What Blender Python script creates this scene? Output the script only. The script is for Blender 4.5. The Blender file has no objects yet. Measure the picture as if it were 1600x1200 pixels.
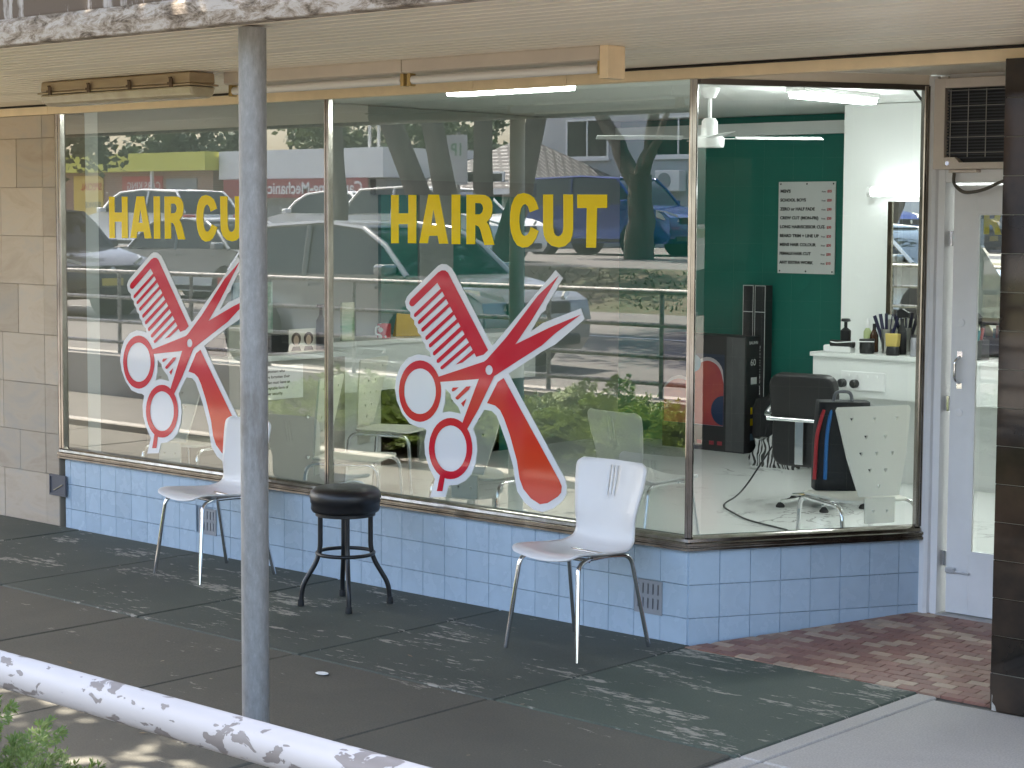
import bpy, bmesh, math, random
import numpy as np
from mathutils import Vector, Matrix
R = math.radians
rng = random.Random(7)
sc = bpy.context.scene
col = sc.collection

# ------------------------------------------------------------------ camera, world, sun, exposure
cam_d = bpy.data.cameras.new('camera'); cam = bpy.data.objects.new('camera', cam_d); col.objects.link(cam)
sc.camera = cam
CAM = Vector((5.1319, -6.9242, 1.9294))
fw = Vector((-.66612, .74177, -.07693)); rt = Vector((.74402, .66812, .00550)); up = Vector((-.05548, .05357, .99702))
m = Matrix((rt, up, -fw)).transposed().to_4x4(); m.translation = CAM
cam.matrix_world = m
cam_d.sensor_width = 36.0; cam_d.lens = 36.0 * 2985.8 / 1600
cam_d.shift_y = -28.0 / 1600            # principal point sits 28 px above the frame's centre
cam_d.clip_start = .05; cam_d.clip_end = 600

SUN = Vector((-.55, -.07, .83)).normalized()
w = bpy.data.worlds.new('World'); sc.world = w; w.use_nodes = True
nt = w.node_tree; bg = nt.nodes['Background']
sky = nt.nodes.new('ShaderNodeTexSky'); sky.sky_type = 'NISHITA'; sky.sun_disc = False
sky.sun_elevation = math.asin(SUN.z); sky.sun_rotation = math.atan2(SUN.x, SUN.y)
sky.dust_density = 3.6; sky.air_density = 1.0; sky.ozone_density = .4
nt.links.new(sky.outputs[0], bg.inputs[0]); bg.inputs[1].default_value = .13
sd = bpy.data.lights.new('sun', 'SUN'); sd.energy = 4.6; sd.angle = R(.55); sd.color = (1, .93, .81)
so = bpy.data.objects.new('sun', sd); col.objects.link(so)
so.rotation_euler = (-SUN).to_track_quat('-Z', 'Y').to_euler()
so.location = (0, -10, 20)
vs = sc.view_settings; vs.view_transform = 'Standard'; vs.look = 'None'; vs.gamma = 1; vs.exposure = 2.86
vs.use_curve_mapping = False
sc.cycles.use_denoising = True
sc.cycles.max_bounces = 12; sc.cycles.diffuse_bounces = 5; sc.cycles.glossy_bounces = 6
sc.cycles.transparent_max_bounces = 16; sc.cycles.sample_clamp_indirect = 8
sc.cycles.caustics_reflective = False; sc.cycles.caustics_refractive = False

# ------------------------------------------------------------------ materials
MATS = {}
def _nt(name):
    mt = bpy.data.materials.new(name); mt.use_nodes = True
    n = mt.node_tree; b = n.nodes['Principled BSDF']
    return mt, n, b
def _noise(n, scale, detail=4, rough=.55, vec=None, dist=0):
    t = n.nodes.new('ShaderNodeTexNoise'); t.inputs['Scale'].default_value = scale
    t.inputs['Detail'].default_value = detail; t.inputs['Roughness'].default_value = rough
    t.inputs['Distortion'].default_value = dist
    if vec is not None: n.links.new(vec, t.inputs['Vector'])
    return t.outputs['Fac']
def _pos(n, scale=(1, 1, 1), obj=False):
    if obj:
        s = n.nodes.new('ShaderNodeTexCoord').outputs['Object']
    else:
        s = n.nodes.new('ShaderNodeNewGeometry').outputs['Position']
    mp = n.nodes.new('ShaderNodeMapping'); mp.inputs['Scale'].default_value = scale
    n.links.new(s, mp.inputs['Vector']); return mp.outputs[0]
def _ramp(n, fac, stops):
    r = n.nodes.new('ShaderNodeValToRGB'); e = r.color_ramp.elements
    while len(e) < len(stops): e.new(.5)
    for k, (p, c) in enumerate(stops):
        e[k].position = p; e[k].color = (c, c, c, 1) if isinstance(c, (int, float)) else (*c, 1)
    n.links.new(fac, r.inputs[0]); return r.outputs[0]
def _mix(n, fac, a, b):
    x = n.nodes.new('ShaderNodeMix'); x.data_type = 'RGBA'
    for sock, v in ((x.inputs[0], fac), (x.inputs[6], a), (x.inputs[7], b)):
        if hasattr(v, 'is_linked') or isinstance(v, bpy.types.NodeSocket): n.links.new(v, sock)
        elif isinstance(v, (int, float)): sock.default_value = v if sock == x.inputs[0] else (v, v, v, 1)
        else: sock.default_value = (*v, 1)
    return x.outputs[2]
def _rand(n): return n.nodes.new('ShaderNodeObjectInfo').outputs['Random']
def _bump(n, b, h, strength=.2, dist=.01):
    u = n.nodes.new('ShaderNodeBump'); u.inputs['Strength'].default_value = strength; u.inputs['Distance'].default_value = dist
    n.links.new(h, u.inputs['Height']); n.links.new(u.outputs[0], b.inputs['Normal'])
def mat(name, c, rough=.5, metal=0, var=.0, vscale=3, c2=None, bump=0, bscale=60, stretch=(1, 1, 1), orand=0, obj=False, coat=0, spec=.5, rvar=0):
    """colour c (with noise towards c2 and per-object brightness), roughness, optional bump"""
    if name in MATS: return MATS[name]
    mt, n, b = _nt(name)
    b.inputs['Roughness'].default_value = rough; b.inputs['Metallic'].default_value = metal
    b.inputs['Specular IOR Level'].default_value = spec; b.inputs['Coat Weight'].default_value = coat
    out = None
    if c2 is None and var: c2 = tuple(x * (1 - var) for x in c)
    if c2 is not None:
        p = _pos(n, stretch, obj); f = _noise(n, vscale, 6, .6, p)
        f = _ramp(n, f, ((.34, 0), (.66, 1)))
        out = _mix(n, f, c, c2)
        if rvar:
            rr = n.nodes.new('ShaderNodeMapRange'); n.links.new(f, rr.inputs[0])
            rr.inputs[3].default_value = rough; rr.inputs[4].default_value = rough + rvar
            n.links.new(rr.outputs[0], b.inputs['Roughness'])
    if orand:
        h = n.nodes.new('ShaderNodeHueSaturation')
        mr = n.nodes.new('ShaderNodeMapRange'); n.links.new(_rand(n), mr.inputs[0])
        mr.inputs[3].default_value = 1 - orand; mr.inputs[4].default_value = 1 + orand
        n.links.new(mr.outputs[0], h.inputs['Value'])
        if out is not None: n.links.new(out, h.inputs['Color'])
        else: h.inputs['Color'].default_value = (*c, 1)
        out = h.outputs[0]
    if out is not None: n.links.new(out, b.inputs['Base Color'])
    else: b.inputs['Base Color'].default_value = (*c, 1)
    if bump: _bump(n, b, _noise(n, bscale, 5, .6, _pos(n, stretch, obj)), bump)
    MATS[name] = mt; return mt
def emit(name, c, s):
    if name in MATS: return MATS[name]
    mt, n, b = _nt(name); b.inputs['Base Color'].default_value = (.8, .8, .8, 1)
    b.inputs['Emission Color'].default_value = (*c, 1); b.inputs['Emission Strength'].default_value = s
    MATS[name] = mt; return mt
def glass_mat(name, tint, add=.0, mult=2.0):
    mt = bpy.data.materials.new(name); mt.use_nodes = True; n = mt.node_tree; n.nodes.clear()
    o = n.nodes.new('ShaderNodeOutputMaterial'); mx = n.nodes.new('ShaderNodeMixShader')
    tr = n.nodes.new('ShaderNodeBsdfTransparent'); tr.inputs[0].default_value = (*tint, 1)
    gl = n.nodes.new('ShaderNodeBsdfGlossy'); gl.inputs['Roughness'].default_value = 0; gl.inputs[0].default_value = (1, 1, 1, 1)
    lw = n.nodes.new('ShaderNodeLayerWeight'); pw = n.nodes.new('ShaderNodeMath'); pw.operation = 'POWER'; pw.inputs[1].default_value = 5
    n.links.new(lw.outputs['Facing'], pw.inputs[0])
    fr = n.nodes.new('ShaderNodeMath'); fr.operation = 'MULTIPLY_ADD'; fr.inputs[1].default_value = .48; fr.inputs[2].default_value = .04
    n.links.new(pw.outputs[0], fr.inputs[0])      # Schlick reflectance of one face, the same from both sides
    ma = n.nodes.new('ShaderNodeMath'); ma.operation = 'MULTIPLY_ADD'; ma.use_clamp = True
    ma.inputs[1].default_value = mult; ma.inputs[2].default_value = add
    n.links.new(fr.outputs[0], ma.inputs[0]); n.links.new(ma.outputs[0], mx.inputs[0])
    n.links.new(tr.outputs[0], mx.inputs[1]); n.links.new(gl.outputs[0], mx.inputs[2]); n.links.new(mx.outputs[0], o.inputs[0])
    MATS[name] = mt; return mt

# ------------------------------------------------------------------ mesh helpers
class MB:
    def __init__(s): s.v = []; s.f = []; s.mi = []; s.cur = 0
    def add(s, vs, fs):
        o = len(s.v); s.v += [tuple(v) for v in vs]; s.f += [tuple(i + o for i in f) for f in fs]; s.mi += [s.cur] * len(fs); return s
    def box(s, x0, x1, y0, y1, z0, z1, M=None):
        vs = [Vector(p) for p in ((x0, y0, z0), (x1, y0, z0), (x1, y1, z0), (x0, y1, z0), (x0, y0, z1), (x1, y0, z1), (x1, y1, z1), (x0, y1, z1))]
        if M is not None: vs = [M @ v for v in vs]
        return s.add(vs, [(0, 3, 2, 1), (4, 5, 6, 7), (0, 1, 5, 4), (1, 2, 6, 5), (2, 3, 7, 6), (3, 0, 4, 7)])
    def tube(s, path, r, n=10, cap=True, closed=False):
        P = [Vector(p) for p in path]; N = len(P)
        rs = r if isinstance(r, (list, tuple)) else [r] * N
        prev = None; rings = []
        for i, p in enumerate(P):
            if closed: t = (P[(i + 1) % N] - P[i - 1]).normalized()
            else: t = (P[min(i + 1, N - 1)] - P[max(i - 1, 0)]).normalized()
            if prev is None:
                a = Vector((0, 0, 1)) if abs(t.z) < .9 else Vector((1, 0, 0))
                u = t.cross(a).normalized()
            else:
                u = (prev - t * prev.dot(t)).normalized()
            prev = u; w_ = t.cross(u)
            rings.append([p + (u * math.cos(2 * math.pi * k / n) + w_ * math.sin(2 * math.pi * k / n)) * rs[i] for k in range(n)])
        o = len(s.v)
        for g in rings: s.v += [tuple(v) for v in g]
        fs = []
        for i in range(N if closed else N - 1):
            j = (i + 1) % N
            for k in range(n):
                k2 = (k + 1) % n
                fs.append((o + i * n + k, o + i * n + k2, o + j * n + k2, o + j * n + k))
        if cap and not closed:
            fs.append(tuple(o + k for k in reversed(range(n)))); fs.append(tuple(o + (N - 1) * n + k for k in range(n)))
        s.f += fs; s.mi += [s.cur] * len(fs); return s
    def lathe(s, prof, c=(0, 0, 0), n=24, M=None):
        o = len(s.v); c = Vector(c)
        for r, z in prof:
            for k in range(n):
                a = 2 * math.pi * k / n; v = Vector((r * math.cos(a), r * math.sin(a), z))
                if M is not None: v = M @ v
                s.v.append(tuple(v + c))
        fs = []
        for i in range(len(prof) - 1):
            for k in range(n):
                k2 = (k + 1) % n
                fs.append((o + i * n + k, o + i * n + k2, o + (i + 1) * n + k2, o + (i + 1) * n + k))
        if prof[0][0] > 1e-6: fs.append(tuple(o + k for k in reversed(range(n))))
        if prof[-1][0] > 1e-6: fs.append(tuple(o + (len(prof) - 1) * n + k for k in range(n)))
        s.f += fs; s.mi += [s.cur] * len(fs); return s
    def prism(s, poly, axis, a, b):
        """extrude a 2-D polygon along axis 'x','y','z' from a to b"""
        n = len(poly)
        def P(p, t): return (t, p[0], p[1]) if axis == 'x' else (p[0], t, p[1]) if axis == 'y' else (p[0], p[1], t)
        vs = [P(p, a) for p in poly] + [P(p, b) for p in poly]
        fs = [tuple(range(n)), tuple(reversed(range(n, 2 * n)))] + [(i, n + i, n + (i + 1) % n, (i + 1) % n) for i in range(n)]
        return s.add(vs, fs)
    def build(s, name, mt, parent=None, smooth=False, bevel=0, segs=2, recalc=True, solid=0):
        me = bpy.data.meshes.new(name); me.from_pydata(s.v, [], s.f)
        mts = mt if isinstance(mt, (list, tuple)) else [mt]
        for q in mts: me.materials.append(q)
        if len(mts) > 1: me.polygons.foreach_set('material_index', s.mi)
        if recalc:
            bm = bmesh.new(); bm.from_mesh(me); bmesh.ops.recalc_face_normals(bm, faces=bm.faces); bm.to_mesh(me); bm.free()
        return link(name, me, parent, smooth, bevel, segs, solid)
def link(name, me, parent=None, smooth=False, bevel=0, segs=2, solid=0):
    if smooth: me.polygons.foreach_set('use_smooth', [True] * len(me.polygons)); me.update()
    if smooth and smooth is not True: me.set_sharp_from_angle(angle=R(smooth))
    o = bpy.data.objects.new(name, me); col.objects.link(o)
    if parent is not None: o.parent = parent
    if solid:
        md = o.modifiers.new('solid', 'SOLIDIFY'); md.thickness = solid; md.offset = 0
    if bevel:
        md = o.modifiers.new('bevel', 'BEVEL'); md.width = bevel; md.segments = segs; md.limit_method = 'ANGLE'; md.angle_limit = R(40)
    return o
def tag(o, label, cat, group=None):
    o['label'] = label; o['category'] = cat
    if group: o['group'] = group
    return o
def struct(o, label=None):
    o['kind'] = 'structure'
    if label: o['label'] = label
    return o
def empty(name, loc=(0, 0, 0), rz=0):
    o = bpy.data.objects.new(name, None); col.objects.link(o); o.location = loc; o.rotation_euler = (0, 0, rz); o.empty_display_size = .1
    return o
def copy_tree(o, parent=None):
    c = o.copy(); col.objects.link(c); c.parent = parent
    for ch in list(o.children): copy_tree(ch, c)
    return c
def box(name, b, mt, parent=None, bevel=0, segs=2):
    return MB().box(*b).build(name, mt, parent, bevel=bevel, segs=segs)
def fillpoly(loops, y=0, xz=True):
    """flat face set from an outline and its holes, in the x-z plane"""
    bm = bmesh.new(); es = []
    for lp in loops:
        vs = [bm.verts.new((p[0], y, p[1])) for p in lp]
        for i in range(len(vs)): es.append(bm.edges.new((vs[i], vs[(i + 1) % len(vs)])))
    bmesh.ops.triangle_fill(bm, use_beauty=True, edges=es, normal=(0, -1, 0))
    for f in bm.faces:
        if f.normal.y > 0: f.normal_flip()
    return bm
def flat(name, loops, mt, parent=None, y=0, solid=0):
    bm = fillpoly(loops, y); me = bpy.data.meshes.new(name); bm.to_mesh(me); bm.free(); me.materials.append(mt)
    return link(name, me, parent, solid=solid)
def smoothpath(pts, r=.04, n=5):
    """polyline with its inner corners rounded off"""
    P = [Vector(p) for p in pts]; out = [P[0]]
    for i in range(1, len(P) - 1):
        a = P[i - 1] - P[i]; b = P[i + 1] - P[i]; ra = min(r, a.length * .45, b.length * .45)
        p0 = P[i] + a.normalized() * ra; p2 = P[i] + b.normalized() * ra
        for k in range(n + 1):
            t = k / n; out.append(p0 * (1 - t) ** 2 + P[i] * 2 * t * (1 - t) + p2 * t * t)
    return out + [P[-1]]
_dg = None
def text(name, body, size, mt, loc, rot, parent=None, bold=0, align='LEFT', sx=1):
    cu = bpy.data.curves.new(name, 'FONT'); cu.body = body; cu.size = size; cu.offset = bold * size; cu.align_x = align
    cu.resolution_u = 3; cu.extrude = .0004
    t = bpy.data.objects.new('t', cu); col.objects.link(t)
    dg = bpy.context.evaluated_depsgraph_get(); dg.update()
    me = bpy.data.meshes.new_from_object(t.evaluated_get(dg)); bpy.data.objects.remove(t)
    me.materials.clear(); me.materials.append(mt); me.name = name
    o = link(name, me, parent); o.location = loc; o.rotation_euler = rot; o.scale = (sx, 1, 1); return o
FACE_STREET = (R(90), 0, 0); FACE_SHOP = (R(90), 0, R(180)); FACE_XP = (R(90), 0, R(90))

# ------------------------------------------------------------------ particular materials
def slab_mat(name, paint, paint2, conc, wear, rough=.75):
    """old paint over concrete, worn through in streaky patches"""
    mt, n, b = _nt(name); b.inputs['Roughness'].default_value = rough
    p = _pos(n); f1 = _noise(n, 1.7, 8, .65, p, .6)
    base = _mix(n, _ramp(n, f1, ((.35, 0), (.7, 1))), paint, paint2)
    speck = _noise(n, 130, 3, .6, p); base = _mix(n, _ramp(n, speck, ((.3, .6), (.75, 0))), base, tuple(x * .45 for x in paint))
    w1 = _noise(n, 2.6, 8, .72, _pos(n, (.5, 1.6, 1)), .3); w2 = _noise(n, 24, 5, .7, _pos(n, (.45, 1.5, 1)))
    ad = n.nodes.new('ShaderNodeMath'); ad.operation = 'MULTIPLY_ADD'; n.links.new(w2, ad.inputs[0]); ad.inputs[1].default_value = .62; n.links.new(w1, ad.inputs[2])
    wm = _ramp(n, ad.outputs[0], ((wear, 0), (wear + .035, 1)))
    out = _mix(n, wm, base, conc); n.links.new(out, b.inputs['Base Color'])
    _bump(n, b, speck, .25, .004); MATS[name] = mt; return mt
GREEN_SLAB = slab_mat('green_painted_slab', (.076, .088, .071), (.108, .113, .092), (.32, .30, .255), .90)
MOSS_SLAB = slab_mat('mossy_green_painted_slab', (.082, .108, .083), (.112, .128, .100), (.34, .32, .27), .885)
OLIVE_SLAB = slab_mat('dusty_olive_slab', (.108, .102, .080), (.138, .126, .098), (.28, .255, .21), .985)
PALE_SLAB = slab_mat('bare_concrete_slab', (.62, .575, .52), (.53, .49, .44), (.68, .64, .59), 1.0, .85)
JOINT = mat('joint_mortar', (.25, .235, .20), .95, var=.4, vscale=20)
BLUE = mat('pale_blue_glazed_tile', (.475, .585, .70), .2, orand=.05, var=.1, vscale=7, rvar=.12)
GROUT = mat('tile_grout', (.44, .53, .62), .9, var=.3, vscale=15)
BLACK = mat('black_glazed_tile', (.010, .009, .008), .05, orand=.4, c2=(.055, .036, .024), vscale=2.6)
GROUT_D = mat('pale_grout_line', (.36, .34, .28), .9)
CHROME = mat('polished_steel_trim', (.46, .43, .40), .16, 1, c2=(.30, .27, .24), vscale=14, stretch=(1, 1, .4), bump=.05, bscale=8)
STEEL = mat('chrome_tube', (.75, .75, .77), .09, 1)
BEIGE_STRIP = mat('tan_painted_strip', (.88, .68, .43), .5, var=.12, vscale=6)
SOFFIT = mat('cream_ribbed_soffit_paint', (.90, .795, .65), .42, c2=(.83, .725, .585), vscale=1.3, stretch=(.6, 3, 1))
WHITE = mat('white_paint', (.80, .80, .78), .45, var=.05, vscale=3)
DOORW = mat('white_door_enamel', (.86, .85, .85), .35, c2=(.80, .79, .79), vscale=5)
IWALL = mat('interior_white_wall', (.78, .79, .77), .6, var=.03, vscale=1)
IGREEN = mat('deep_green_wall_paint', (.009, .155, .118), .45, var=.1, vscale=1.2)
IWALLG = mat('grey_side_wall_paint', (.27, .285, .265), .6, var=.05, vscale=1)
ICEIL = mat('white_ceiling', (.78, .78, .75), .7)
LAMIN = mat('white_laminate', (.74, .75, .73), .3)
GREYLAM = mat('warm_grey_laminate', (.42, .40, .36), .5, var=.05)
BLACKP = mat('black_plastic', (.012, .012, .013), .38)
VINYL = mat('black_vinyl_padding', (.012, .011, .012), .36, bump=.12, bscale=180)
RUBBER = mat('black_rubber', (.02, .02, .02), .8)
CHAIRW = mat('white_moulded_plastic', (.86, .835, .825), .30, c2=(.82, .79, .78), vscale=3, obj=True, coat=.15)
CHAIRB = mat('cream_perforated_plastic', (.78, .76, .68), .4)
def translucent(mt, f):
    n = mt.node_tree; b = n.nodes['Principled BSDF']; t = n.nodes.new('ShaderNodeBsdfTranslucent'); t.inputs[0].default_value = (.8, .8, .8, 1)
    mx = n.nodes.new('ShaderNodeMixShader'); mx.inputs[0].default_value = f; n.links.new(b.outputs[0], mx.inputs[1]); n.links.new(t.outputs[0], mx.inputs[2]); n.links.new(mx.outputs[0], n.nodes['Material Output'].inputs[0])
translucent(CHAIRW, .2)
RED = mat('red_vinyl_print', (.58, .018, .038), .07, spec=.6); WHITEV = mat('white_vinyl_print', (.74, .74, .77), .07, spec=.6)
YELLOWV = mat('yellow_vinyl_letter', (.86, .62, .005), .1, spec=.4)
mt, n, b = _nt('red_orange_vinyl_print'); b.inputs['Roughness'].default_value = .07; b.inputs['Specular IOR Level'].default_value = .6     # printed fade: red to orange and back
sep = n.nodes.new('ShaderNodeSeparateXYZ'); n.links.new(n.nodes.new('ShaderNodeNewGeometry').outputs['Position'], sep.inputs[0])
mr = n.nodes.new('ShaderNodeMapRange'); n.links.new(sep.outputs[2], mr.inputs[0]); mr.inputs[1].default_value = 1.05; mr.inputs[2].default_value = .52
n.links.new(_ramp(n, mr.outputs[0], ((0, (.58, .018, .038)), (.5, (.64, .058, .022)), (.62, (.64, .058, .022)), (1, (.58, .02, .035)))), b.inputs['Base Color'])
RED2 = mt
def galv():
    mt, n, b = _nt('galvanised_post_steel'); p = _pos(n, (1, 1, .35))
    f = _noise(n, 55, 8, .75, p); c = _ramp(n, f, ((.3, (.215, .205, .19)), (.55, (.285, .275, .26)), (.75, (.37, .355, .335))))
    d = _noise(n, 5, 6, .7, _pos(n, (1, 1, .25))); c = _mix(n, _ramp(n, d, ((.58, 0), (.7, .75))), c, (.16, .135, .11))
    n.links.new(c, b.inputs['Base Color']); b.inputs['Roughness'].default_value = .62; b.inputs['Metallic'].default_value = .25
    _bump(n, b, f, .15, .004); return mt
GALV = galv()
def chipped():
    mt, n, b = _nt('white_rail_paint_chipped'); p = _pos(n, (.75, 1, 1.35))
    f = _noise(n, 26, 4, .5, p, .6); mk = _ramp(n, f, ((.565, 0), (.578, 1)))
    g = _noise(n, 60, 3, .5, _pos(n, (.5, 1, 1.6)), .3); mk2 = _ramp(n, g, ((.66, 0), (.68, 1)))
    mx = n.nodes.new('ShaderNodeMath'); mx.operation = 'MAXIMUM'; n.links.new(mk, mx.inputs[0]); n.links.new(mk2, mx.inputs[1])
    base = _mix(n, _noise(n, 5, 5, .6, p), (.38, .365, .355), (.30, .285, .275))
    n.links.new(_mix(n, mx.outputs[0], base, (.14, .125, .115)), b.inputs['Base Color']); b.inputs['Roughness'].default_value = .5
    iv = n.nodes.new('ShaderNodeMath'); iv.operation = 'SUBTRACT'; iv.inputs[0].default_value = 1; n.links.new(mx.outputs[0], iv.inputs[1])
    _bump(n, b, iv.outputs[0], .5, .0015); return mt
CHIP = chipped()
def streaked():
    mt, n, b = _nt('stained_fascia_paint')
    s1 = _noise(n, 9, 7, .72, _pos(n, (2.2, 2.2, .28)), .4); s2 = _noise(n, 2.2, 6, .65, _pos(n, (1, 1, .8)))
    ad = n.nodes.new('ShaderNodeMath'); ad.operation = 'MULTIPLY_ADD'; n.links.new(s1, ad.inputs[0]); ad.inputs[1].default_value = .75; n.links.new(s2, ad.inputs[2])
    c = _ramp(n, ad.outputs[0], ((.66, (.52, .495, .47)), (.80, (.40, .36, .33)), (.88, (.12, .085, .06))))
    n.links.new(c, b.inputs['Base Color']); b.inputs['Roughness'].default_value = .8; _bump(n, b, s1, .15, .004); return mt
FASCIA = streaked()
def lip():
    mt, n, b = _nt('weathered_fascia_lip')
    f = _noise(n, 7, 9, .78, _pos(n, (1.2, 1, 3)), .5)
    n.links.new(_ramp(n, f, ((.38, (.08, .055, .035)), (.47, (.27, .21, .155)), (.56, (.46, .40, .345)))), b.inputs['Base Color']); b.inputs['Roughness'].default_value = .85; return mt
LIP = lip()
def stone():
    mt, n, b = _nt('honed_sandstone'); p = _pos(n, (.7, .7, 1.8))
    f = _noise(n, 3.4, 8, .65, p, .8); c = _ramp(n, f, ((.3, (.40, .315, .235)), (.5, (.47, .385, .30)), (.72, (.40, .355, .31))))
    h = n.nodes.new('ShaderNodeHueSaturation'); mr = n.nodes.new('ShaderNodeMapRange'); n.links.new(_rand(n), mr.inputs[0]); mr.inputs[3].default_value = .86; mr.inputs[4].default_value = 1.12
    n.links.new(mr.outputs[0], h.inputs['Value']); n.links.new(c, h.inputs['Color']); n.links.new(h.outputs[0], b.inputs['Base Color'])
    b.inputs['Roughness'].default_value = .7; _bump(n, b, _noise(n, 90, 4, .6, p), .12, .003); return mt
STONE = stone()
def marble():
    mt, n, b = _nt('marble_look_floor_tile'); p = _pos(n)
    v = n.nodes.new('ShaderNodeTexNoise'); v.inputs['Scale'].default_value = 1.6; v.inputs['Detail'].default_value = 7; v.inputs['Distortion'].default_value = 1.8; n.links.new(p, v.inputs['Vector'])
    ab = n.nodes.new('ShaderNodeMath'); ab.operation = 'SUBTRACT'; n.links.new(v.outputs['Fac'], ab.inputs[0]); ab.inputs[1].default_value = .5
    a2 = n.nodes.new('ShaderNodeMath'); a2.operation = 'ABSOLUTE'; n.links.new(ab.outputs[0], a2.inputs[0])
    msk = _noise(n, 1.1, 2, .5, p)
    vein = _ramp(n, a2.outputs[0], ((0, 1), (.016, 0))); keep = _ramp(n, msk, ((.5, 0), (.6, 1)))
    mm = n.nodes.new('ShaderNodeMath'); mm.operation = 'MULTIPLY'; n.links.new(vein, mm.inputs[0]); n.links.new(keep, mm.inputs[1])
    c = _mix(n, mm.outputs[0], (.87, .88, .86), (.36, .35, .34)); n.links.new(c, b.inputs['Base Color']); b.inputs['Roughness'].default_value = .16; return mt
MARBLE = marble()
def brickwall():
    mt, n, b = _nt('far_brick_wall'); t = n.nodes.new('ShaderNodeTexBrick'); t.inputs['Scale'].default_value = 4
    mp = n.nodes.new('ShaderNodeMapping'); mp.inputs['Rotation'].default_value = (R(90), 0, 0)
    n.links.new(n.nodes.new('ShaderNodeNewGeometry').outputs['Position'], mp.inputs[0]); n.links.new(mp.outputs[0], t.inputs['Vector'])
    t.inputs['Color1'].default_value = (.40, .22, .15, 1); t.inputs['Color2'].default_value = (.32, .16, .11, 1); t.inputs['Mortar'].default_value = (.45, .4, .35, 1)
    n.links.new(t.outputs[0], b.inputs['Base Color']); b.inputs['Roughness'].default_value = .9; return mt
BRICKW = brickwall()
GLASS = glass_mat('shop_window_glass', (.68, .72, .69), add=.085, mult=2.0)
DGLASS = glass_mat('door_glass', (.93, .96, .95), add=.0, mult=2.0)
ASPHALT = mat('worn_asphalt', (.12, .113, .106), .9, c2=(.15, .142, .132), vscale=.8, bump=.4, bscale=160)
CONC = mat('kerb_concrete', (.42, .40, .37), .9, c2=(.33, .31, .28), vscale=2, bump=.2, bscale=50)
SOIL = mat('garden_soil_and_mulch', (.055, .04, .028), .95, c2=(.10, .065, .042), vscale=7, bump=.6, bscale=30)
LAWN = mat('dry_grass_ground', (.05, .062, .022), .95, c2=(.085, .07, .042), vscale=.7, bump=.08, bscale=40)
WPOST = mat('cream_painted_post', (.78, .76, .70), .5, var=.1, vscale=5)
LINE = mat('road_line_paint', (.72, .72, .70), .7, var=.15, vscale=8)

# ------------------------------------------------------------------ ground, road, kerb, garden bed
g = MB().add([(-300, -2.6, -.03), (300, -2.6, -.03), (300, 300, -.03), (-300, 300, -.03)], [(0, 1, 2, 3)]).build('ground', JOINT); struct(g)
prof = [(-5.74, .40), (-16.8, .44), (-19.8, 1.05), (-44, 1.10), (-75, 2.0), (-300, 4.0)]
xs = (-300, 300)
def strip(name, pr, mt, x0=-300, x1=300):
    v = []; f = []
    for y, z in pr: v += [(x0, y, z), (x1, y, z)]
    for i in range(len(pr) - 1): f.append((2 * i, 2 * i + 2, 2 * i + 3, 2 * i + 1))
    return struct(MB().add(v, f).build(name, mt))
road = strip('road', prof[:2], ASPHALT)
verge = strip('verge', prof[1:3], LAWN)
carpark = strip('car_park', prof[2:4], ASPHALT)
hill = strip('hill', prof[3:], LAWN)
bed = strip('garden_bed', [(-3.62, .03), (-4.2, .07), (-5.0, .12), (-5.42, .16)], SOIL, -7.8, 2.4)
for a_, b_ in ((-40, -7.8), (2.4, 30)): strip('paving', [(-3.62, -.004), (-5.42, .01)], mat('grey_paving', (.15, .142, .125), .9, var=.25, vscale=2), a_, b_)
kb = MB().prism([(-5.42, -.02), (-5.42, .44), (-5.44, .46), (-5.72, .46), (-5.745, .44), (-5.745, .30)], 'x', -40, 30).build('kerb', CONC); struct(kb)
ek = MB().prism([(-3.48, -.03), (-3.48, .05), (-3.49, .06), (-3.61, .06), (-3.62, .05), (-3.62, -.03)], 'x', -40, 30).build('bed_kerb', CONC); struct(ek)
for k, x in enumerate((-18, -12.2, -4.6, 1.0)):
    struct(MB().box(x, x + .1, -8.6, -6.0, .404, .4075).build('road_marking', LINE))
struct(MB().box(-200, 200, -12.1, -11.98, .427, .4305).build('road_marking', LINE))

# footpath: one sheet with recessed joints, slabs standing proud of it
fp = struct(MB().add([(-40, -3.48, -.012), (30, -3.48, -.012), (30, .2, -.012), (-40, .2, -.012)], [(0, 1, 2, 3)]).build('footpath', JOINT))
def slab(x0, x1, y0, y1, mt, z=0.0):
    gp = .005
    o = MB().box(x0 + gp, x1 - gp, y0 + gp, y1 - gp, -.05, z).build('slab', mt, fp, bevel=.006, segs=1); return o
J = [.03 + 1.17 * k for k in range(-12, 1)] + [1.225]
for i in range(len(J) - 1):
    slab(J[i], J[i + 1], -1.345, -.002, MOSS_SLAB if i == len(J) - 2 else GREEN_SLAB, rng.uniform(-.002, .002))
for i in range(len(J) - 1):
    for a, b_ in ((-2.55, -1.345), (-3.47, -2.55)):
        slab(J[i] - .02 * (a < -2), J[i + 1] - .02 * (a < -2), a, b_, OLIVE_SLAB, rng.uniform(-.002, .002))
PX = [1.225 + .10, 2.5, 3.7, 4.9, 6.1]
slab(1.225, 1.325, -1.345, -.075, PALE_SLAB); slab(1.225, 1.325, -3.47, -1.345, PALE_SLAB)
for i in range(4):
    for a, b_ in ((-1.345, -.13), (-2.55, -1.345), (-3.47, -2.55)):
        slab(PX[i], PX[i + 1], a, b_, PALE_SLAB, rng.uniform(-.002, .002))

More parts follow.
